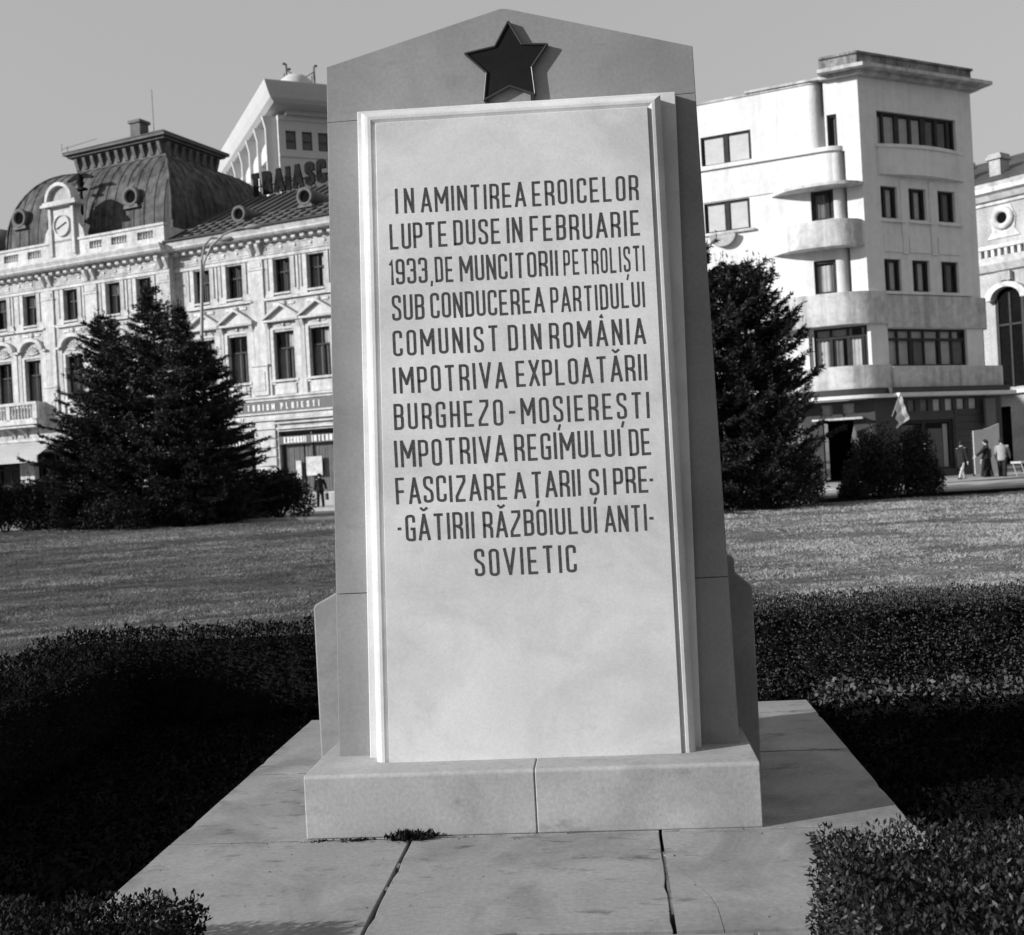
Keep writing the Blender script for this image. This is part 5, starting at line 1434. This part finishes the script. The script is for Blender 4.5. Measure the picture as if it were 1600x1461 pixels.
# ================================================================== PEOPLE
def person(label, loc, face, s=1.0, coat='long', stride=.0, armL=(0, 0), armR=(0, 0), mats=None, hat=False, bag=False, legs='bare', collar=False, lean=0.0, scarf=False):
    """skeleton grown with a skin modifier; +y local is the way the person faces"""
    mt = dict(coat='cloth', leg='skin', shoe='leather', hair='hair'); mt.update(mats or {})
    p = empty('person', loc, face); tag(p, label, 'person', None)
    hip, kn, an = .90, .48, .08
    J = {}; R = {}
    def j(n_, x, y, z, r): J[n_] = Vector((x, y + lean * z, z)) * s; R[n_] = r * s
    j('pelvis', 0, 0, .93, .125); j('waist', 0, 0, 1.06, .115); j('chest', 0, .01, 1.28, .135); j('neckb', 0, .0, 1.43, .065); j('neck', 0, .01, 1.49, .05); j('head', 0, .02, 1.58, .088); j('crown', 0, .01, 1.66, .065)
    j('chin', 0, .075, 1.535, .035); j('nose', 0, .115, 1.575, .016)
    E_ = [('pelvis', 'waist'), ('waist', 'chest'), ('chest', 'neckb'), ('neckb', 'neck'), ('neck', 'head'), ('head', 'crown'), ('head', 'chin'), ('head', 'nose')]
    for sd_, st_ in (('l', 1), ('r', -1)):
        k = st_ * stride
        sx = -1 if sd_ == 'l' else 1
        j('hip' + sd_, sx * .095, 0, .90, .09); j('knee' + sd_, sx * .10, .42 * sin(k * .8), hip - .42 * cos(k * .8), .062)
        kk = k * 1.0 - (.35 * abs(stride) if k < 0 else 0)
        y_ = .42 * sin(k * .8) + .41 * sin(kk * .85); z_ = max(.07, hip - .42 * cos(k * .8) - .41 * cos(kk * .85))
        j('ankle' + sd_, sx * .10, y_, z_, .042); j('toe' + sd_, sx * .11, y_ + .15, max(.035, z_ - .05), .033); j('calf' + sd_, sx * .10, lerp(.42 * sin(k * .8), y_, .35) - .02, lerp(hip - .42 * cos(k * .8), z_, .35), .058)
        E_ += [('pelvis', 'hip' + sd_), ('hip' + sd_, 'knee' + sd_), ('knee' + sd_, 'calf' + sd_), ('calf' + sd_, 'ankle' + sd_), ('ankle' + sd_, 'toe' + sd_)]
        fa, oa = armL if sd_ == 'l' else armR        # forward angle, outward angle
        sh = Vector((sx * .19, .0, 1.39)); d = Vector((sx * (sin(oa) * .8 + .08), sin(fa), -cos(fa) * cos(oa))).normalized()
        el = sh + d * .29; d2 = Vector((d.x * .8, d.y + .25, d.z)).normalized(); wr = el + d2 * .25
        j('sh' + sd_, *sh, .058); j('el' + sd_, *el, .043); j('wr' + sd_, *wr, .028)
        ha = wr + d2 * .08; j('palm' + sd_, *ha, .034)
        E_ += [('chest', 'sh' + sd_), ('sh' + sd_, 'el' + sd_), ('el' + sd_, 'wr' + sd_), ('wr' + sd_, 'palm' + sd_)]
        side = d2.cross(Vector((1, 0, 0))).normalized()
        for q in range(4):
            b0 = ha + side * (q - 1.5) * .018; f1 = b0 + d2 * .05 + Vector((-sx * .008, 0, 0)); f2 = f1 + d2 * (.03 + .006 * (q in (1, 2))) + Vector((-sx * .02, 0, 0))
            j('fa%s%d' % (sd_, q), *f1, .0085); j('fb%s%d' % (sd_, q), *f2, .0075)
            E_ += [('palm' + sd_, 'fa%s%d' % (sd_, q)), ('fa%s%d' % (sd_, q), 'fb%s%d' % (sd_, q))]
        t1 = ha + side * .045 + d2 * .02; j('th' + sd_, *t1, .010); E_.append(('palm' + sd_, 'th' + sd_))
    names = list(J); idx = {n_: i for i, n_ in enumerate(names)}
    me = bpy.data.meshes.new('body'); me.from_pydata([tuple(J[n_]) for n_ in names], [(idx[a_], idx[b_]) for a_, b_ in E_], [])
    me.materials.append(M['skin'])
    o = link('body', me, p)
    sk = o.modifiers.new('skin', 'SKIN'); me.skin_vertices or None
    if not me.skin_vertices: bpy.context.view_layer.update()
    for i, n_ in enumerate(names):
        me.skin_vertices[0].data[i].radius = (R[n_], R[n_] * (.72 if n_ in ('pelvis', 'waist', 'chest') else 1))
        me.skin_vertices[0].data[i].use_root = (n_ == 'pelvis')
    sb = o.modifiers.new('sub', 'SUBSURF'); sb.levels = 1; sb.render_levels = 1
    # clothes
    def loft(rows, m, name, n=14):
        mb = MB(); v = []
        for (x, y, z, rx, ry) in rows:
            for k in range(n):
                a_ = 2 * pi * k / n; f = 1 + .05 * sin(3 * a_ + z * 9)
                v.append(((x + rx * cos(a_) * f) * s, (y + lean * z + ry * sin(a_) * f) * s, z * s))
        fs = []
        for i in range(len(rows) - 1):
            for k in range(n): fs.append((i * n + k, i * n + (k + 1) % n, (i + 1) * n + (k + 1) % n, (i + 1) * n + k))
        fs.append(tuple(range(n))[::-1]); fs.append(tuple(range(len(v) - n, len(v))))
        mb.add(v, fs, True); return mb.build(name, M[m], p)
    hem = {'long': .42, 'knee': .62, 'jacket': .80}[coat]
    sp = .03 + .16 * abs(sin(stride)) * (.9 - hem) * 2
    loft([(0, 0, hem, .19, .15 + sp), (0, 0, (hem + .95) / 2, .185, .145 + sp * .5), (0, 0, .95, .18, .135), (0, 0, 1.08, .165, .125), (0, .01, 1.28, .21, .14), (0, 0, 1.38, .20, .12), (0, 0, 1.44, .12, .09), (0, 0, 1.475, .068, .065)], mt['coat'], 'coat')
    for sd_ in 'lr':
        mb = MB(); mb.tube([J['sh' + sd_], J['el' + sd_], J['wr' + sd_]], [.082 * s, .064 * s, .05 * s], 8); mb.build('sleeve', M[mt['coat']], p)
        if legs == 'trousers':
            mb = MB(); mb.tube([J['hip' + sd_], J['knee' + sd_], J['ankle' + sd_] + Vector((0, 0, -.02))], [.115 * s, .088 * s, .075 * s], 8); mb.build('trouser_leg', M[mt['leg']], p)
        mb = MB(); t_ = J['toe' + sd_]; a_ = J['ankle' + sd_]
        mb.tube([a_ + Vector((0, -.05, -.035)) * s, a_ + Vector((0, .03, -.035)) * s, t_ + Vector((0, .04, 0)) * s], [.045 * s, .05 * s, .036 * s], 8); mb.build('shoe', M[mt['shoe']], p)
    # hair or hat: cap over the back and top of the head
    mb = MB(); v = []; hc = J['head'] + Vector((0, -.012, .022)) * s; n = 14; rows = 8
    for i in range(rows + 1):
        ph = pi * .62 * i / rows
        for k in range(n):
            a_ = 2 * pi * k / n
            back = 1.0 + .18 * max(0, -sin(a_)) * (i / rows)
            v.append((hc.x + .101 * s * sin(ph) * cos(a_), hc.y + .112 * s * sin(ph) * sin(a_) * back - (.03 * s if sin(a_) > .3 and i > 5 else 0), hc.z + .112 * s * cos(ph) - (.03 * s * max(0, -sin(a_)) * (i / rows))))
    fs = []
    for i in range(rows):
        for k in range(n): fs.append((i * n + k, i * n + (k + 1) % n, (i + 1) * n + (k + 1) % n, (i + 1) * n + k))
    mb.add(v, fs, True); mb.build('hat' if hat else 'hair', M[mt['hair']], p, fix=False)
    if hat:
        mb = MB(); mb.lathe_z(hc.x, hc.y, [(.13 * s, hc.z + .01 * s), (.14 * s, hc.z + .025 * s), (.10 * s, hc.z + .05 * s)], 14); mb.build('hat_brim', M[mt['hair']], p, fix=False)
    if collar: loft([(0, 0, 1.44, .10, .085), (0, 0, 1.485, .085, .078)], 'clothpale', 'collar')
    if scarf: loft([(0, .01, 1.40, .10, .12), (0, .01, 1.50, .085, .085)], 'clothpale', 'scarf')
    if bag:
        w_ = J['palmr']; g = MB(); g.box(w_.x - .05 * s, w_.x + .05 * s, w_.y - .17 * s, w_.y + .17 * s, w_.z - .48 * s, w_.z - .14 * s); g.build('bag', M['clothmid'], p, bevel=.02)
        g = MB(); g.tube([(w_.x, w_.y - .1, w_.z - .14), (w_.x, w_.y - .05, w_.z - .02), (w_.x, w_.y + .05, w_.z - .02), (w_.x, w_.y + .1, w_.z - .14)], .008, 5); g.build('bag_handle', M['leather'], p)
    return p
PZ = .0
person('person in a dark coat and cap carrying a shopping bag beside the palace shop window', (-9.75, 56.6, .13), .5, coat='jacket', stride=.15, armR=(.05, .35), armL=(.2, 0), legs='trousers', mats=dict(leg='cloth'), hat=True, bag=True)
person('person in a short dark coat with pale collar striding on bare legs at the right', (18.5, 46.1, 0), -.9, s=1.0, coat='knee', stride=.55, armL=(.25, .05), armR=(-.1, .05), collar=True)
person('person in dark coat with pale headscarf walking behind the end of the round bush', (17.75, 48.0, .0), .9, s=.98, coat='knee', stride=.35, scarf=True, armL=(.3, 0), mats=dict(hair='clothpale'))
person('person in a long dark coat reaching a hand out before the white board', (19.85, 46.9, 0), 1.2, coat='long', stride=.12, armL=(.75, .15), armR=(.2, 0), legs='trousers', mats=dict(leg='cloth', hair='hair'))
person('person in a pale jacket and dark trousers bending beside the handcart', (20.25, 46.3, 0), -.5, coat='jacket', stride=.4, armL=(.5, .1), armR=(.6, .1), legs='trousers', mats=dict(coat='clothpale', leg='cloth'), lean=-.04)
person('person in dark hat and pale scarf seen over the bush before the shop window', (17.0, 48.6, .13), .6, coat='jacket', stride=.2, hat=True, scarf=True, legs='trousers', mats=dict(leg='cloth'))
person('dark-haired person seen from behind against the shop window glass', (17.75, 49.3, .13), 0.2, coat='jacket', stride=.1, legs='trousers', mats=dict(leg='cloth'))
person('person in mid-grey coat between the long coat and the pale jacket', (20.15, 47.6, 0), .3, s=.93, coat='knee', stride=.3, legs='trousers', mats=dict(coat='clothmid', leg='cloth'))

# ================================================================== TREES AND SHRUBS
def spruce(loc, h, Rm, label, seed, shape=.75, dens=1.0, z0=.25, group=None, m=None, upturn=.35, skew=(0, 0)):
    r_ = np.random.default_rng(seed)
    t = empty('spruce_tree', (loc[0], loc[1], 0)); tag(t, label, 'tree', group)
    mb = MB(); mb.tube([(0, 0, 0), (skew[0] * .5, skew[1] * .5, h * .5), (skew[0], skew[1], h * .97)], [.02 * h + .04, .012 * h + .02, .01], 8); mb.build('trunk', M['bark'], t)
    Ps, Ds = [], []; bm_ = MB()
    def rod(a_, b_, per, wid, ln):
        """needles along a twig from a_ to b_ (arrays n x 3)"""
        n = len(a_)
        u = r_.random((n, per, 1)); d = b_ - a_
        P = a_[:, None, :] + d[:, None, :] * u
        dn = d / np.maximum(np.linalg.norm(d, axis=1, keepdims=True), 1e-6)
        q = r_.normal(size=(n, per, 3)); q /= np.linalg.norm(q, axis=2, keepdims=True)
        D = (dn[:, None, :] * .8 + q * wid) * ln * r_.uniform(.6, 1.2, (n, per, 1))
        Ps.append(P.reshape(-1, 3)); Ds.append(D.reshape(-1, 3))
    z = z0
    ph = r_.uniform(0, 6, 4)
    while z < h - .12:
        f = (z - z0) / (h - z0); R_ = Rm * min(1, (1 - f) ** shape) * (1.0 - .3 * max(0, .12 - f) / .12) + .06
        nb = int(6 + 8 * (1 - f))
        for b in range(nb):
            az = r_.uniform(0, 2 * pi)
            ln = R_ * r_.uniform(.62, 1.12) * (1 + .13 * sin(3 * az + ph[0] + z * 1.1) + .10 * sin(5 * az + ph[1] - z * 2.3))
            if r_.random() < .12: ln *= 1.18
            rise = r_.uniform(-.22, .05) * (1 - f) + .25 * f
            ca, sa = cos(az), sin(az); cx = skew[0] * z / h; cy = skew[1] * z / h
            def pt(tt): 
                r0 = tt * ln
                return np.column_stack([cx + ca * r0, cy + sa * r0, z + rise * r0 + upturn * (tt ** 3) * ln * .4])
            if b % 3 == 0 and h > 3:
                e_ = pt(np.array([1.0]))[0]; m_ = pt(np.array([.55]))[0]
                bm_.tube([(cx, cy, z), tuple(m_), tuple(e_)], [.035, .02, .006], 4, caps=False)
            k = max(4, int(ln / .11))
            tt = np.linspace(.15, 1, k); A = pt(tt)
            rod(A[:-1], A[1:], int(5 * dens) + 1, .9, .13)
            # side twigs both sides, shortening to the tip
            for sgn_ in (-1, 1):
                tw_ = np.sort(r_.uniform(.12, 1, max(3, int(ln / .10)))); B = pt(tw_)
                L2 = (.10 + .40 * (1 - tw_) ** .8 * min(1.0, ln / 1.6)) * r_.uniform(.6, 1.3, len(tw_))
                a2 = az + sgn_ * r_.uniform(.55, 1.05, len(tw_))
                E_ = B + np.column_stack([np.cos(a2) * L2, np.sin(a2) * L2, (r_.normal(.0, .16, len(tw_)) + upturn * .35 * tw_) * L2])
                rod(B, E_, int(8 * dens), .85, .115)
            # upright end shoots
            if r_.random() < .55:
                B = pt(np.array([1.0])); rod(B, B + np.array([[ca * .05, sa * .05, .22 + .2 * upturn]]), 9, .6, .10)
        z += (.15 + .17 * (1 - f)) * (h / 9) ** .5
    rod(np.array([[skew[0], skew[1], h * .9]]), np.array([[skew[0], skew[1], h + .15]]), 60, .5, .12)
    P = np.vstack(Ps); D = np.vstack(Ds)
    W = side_of(D) * .020
    quads('crown', P, D, W, m or M['spruce'], t)
    if bm_.v: bm_.build('branches', M['bark'], t, fix=False, kind='stuff')
    return t
G_ = 'spruces before the palace'
spruce((-14.1, 45), 9.65, 4.0, 'tallest dark spruce of the clump before the palace', 1, .85, 1.1)
spruce((-12.55, 43.3), 8.6, 2.0, 'slim dark spruce just right of the tallest one before the palace', 2, .85)
spruce((-16.4, 46), 8.75, 3.3, 'broad dark spruce on the left side of the clump before the palace', 3, .68, 1.05)
spruce((-12.0, 44.3), 7.3, 2.6, 'shorter dark spruce at the right side of the clump, touching the lamp post', 4, .62, 1.05)
spruce((-17.6, 46.8), 4.6, 2.1, 'lowest dark spruce at the far left of the clump before the palace', 9, .6)
spruce((4.9, 33.6), 8.1, 3.9, 'big dark spruce half hidden behind the monument on the right', 5, .5, 1.4, upturn=.45)
spruce((7.1, 33.0), 7.15, 2.25, 'smaller spruce with upturned branch tips right of the big one', 6, .42, 1.5, upturn=.7)

def shrub(loc, rx, ry, h, label, seed, n=7000, leaf=.09, m='shrub', cat='bush', lumps=14):
    r_ = np.random.default_rng(seed)
    t = empty('bush', (loc[0], loc[1], loc[2] if len(loc) > 2 else 0)); tag(t, label, cat)
    Ps = []
    for q in range(lumps):
        a_ = r_.uniform(0, 2 * pi); rr = sqrt(r_.random()) * .72
        c_ = np.array([cos(a_) * rr * rx, sin(a_) * rr * ry, h * r_.uniform(.25, .72) * (1 - .35 * rr)])
        R_ = np.array([rx, ry, h]) * r_.uniform(.26, .42)
        d = unit(r_.normal(size=(n // lumps, 3))); Ps.append(c_ + d * R_ * (r_.random((len(d), 1)) ** .35))
    P = np.vstack(Ps); P = P[P[:, 2] > .02]
    D = unit(r_.normal(size=P.shape) + P / np.array([rx, ry, h]) * 1.1 + np.array([0, 0, .6])) * (leaf * r_.uniform(.6, 1.5, (len(P), 1)))
    quads('foliage', P, D, side_of(D) * leaf * .28, M[m], t)
    mb = MB()
    for q in range(9):
        a_ = q * .7; mb.tube([(0.1 * cos(a_), .1 * sin(a_), 0), (rx * .35 * cos(a_), ry * .35 * sin(a_), h * .45), (rx * .6 * cos(a_), ry * .6 * sin(a_), h * .8)], [.03, .018, .006], 5)
    mb.build('stems', M['bark'], t)
shrub((7.5, 32.2), 2.0, .8, 2.2, 'leafy bush at the foot of the spruce right of the monument', 21, 15000)
shrub((8.55, 33.9), 1.0, .8, 1.75, 'rounded bush at the right foot of the smaller spruce', 22, 6000, m='spruce')
shrub((11.95, 35.2), 1.8, 1.0, 2.5, 'wide dark bush in front of the corner shop entrance', 23, 15000, m='spruce')
shrub((12.85, 35.3), .85, .7, 1.6, 'low bush on the right side of the wide dark bush', 24, 4500, m='spruce')
shrub((10.55, 34.9), .7, .5, .75, 'small low bush left of the wide dark bush', 25, 2500, m='spruce')
shrub((-11.6, 47.4), 2.1, .9, 2.25, 'leafy bush right of the spruce clump before the shop sign', 26, 16000, .11)
shrub((-9.85, 47.2), 1.75, .9, 2.1, 'dense dark bush left of the person with the bag', 27, 12000, .11, m='spruce')
shrub((-12.4, 48.5), 1.0, .8, 1.6, 'dark bush at the right foot of the spruce clump', 28, 5000, .10)
shrub((-21.9, 48.2), 2.3, 1.1, 2.7, 'loose bush at the left edge under the palace awning', 29, 17000, .13, m='spruce')
shrub((-19.4, 47.9), 2.0, 1.0, 2.5, 'bush at the left foot of the spruce clump', 30, 15000, .13, m='spruce')
shrub((-17.6, 46.0), 2.2, 1.0, 1.7, 'dark low bush under the left side of the spruce clump', 31, 6000, .11, m='spruce')
shrub((-14.6, 43.0), 2.4, .9, 1.5, 'dark undergrowth under the tallest spruce', 32, 8000, .11, m='spruce')

# trees added out of view to shade the left half of the lawn
def added_tree(loc, h, r, label, seed):
    r_ = np.random.default_rng(seed)
    t = empty('added_tree', (loc[0], loc[1], 0)); tag(t, label, 'tree')
    mb = MB(); mb.tube([(0, 0, 0), (.1, 0, h * .3), (.2, .1, h * .6), (.1, 0, h * .9)], [.28, .22, .14, .04], 8); mb.build('trunk', M['bark'], t)
    Ps = []; mb = MB()
    for q in range(26):
        d = unit(r_.normal(size=(1, 3)))[0]; c_ = np.array([d[0] * r * .75, d[1] * r * .75, h * .62 + d[2] * h * .28])
        mb.tube([(0.1, 0, h * r_.uniform(.3, .6)), tuple(c_)], [.07, .015], 5)
        e_ = unit(r_.normal(size=(190, 3))); Ps.append(c_ + e_ * (r_.random((190, 1)) ** .5) * r * .42)
    mb.build('branches', M['bark'], t)
    P = np.vstack(Ps); D = unit(r_.normal(size=P.shape)) * .22
    quads('crown', P, D, side_of(D) * .07, M['shrub'], t)
for i, (x, y, h, r) in enumerate([(-25, 6.5, 10.5, 4.0), (-26, 13, 11, 4.4), (-28, 19, 11.5, 4.4), (-31, 25.5, 12, 4.6), (-34, 32, 12, 4.6), (-37, 39, 12, 4.4)]):
    added_tree((x, y), h, r, 'leafy tree added unseen left of the lawn to shade it, %s' % ['nearest of its row', 'second in its row', 'third in its row', 'fourth in its row', 'last but one of its row', 'farthest of its row'][i], 50 + i)

# trees added unseen behind and right of the viewer to cut the sky fill
for i, (x, y, h, r) in enumerate([(7, -9, 11, 4.6), (15, -3, 11, 4.8), (20, 6, 10, 4.4), (-1.5, -14, 12, 5.0)]):
    added_tree((x, y), h, r, 'leafy tree added unseen behind the viewer to dim the sky, %s' % ['right of the path', 'beyond the right hedge', 'farthest to the right', 'across the path'][i], 70 + i)
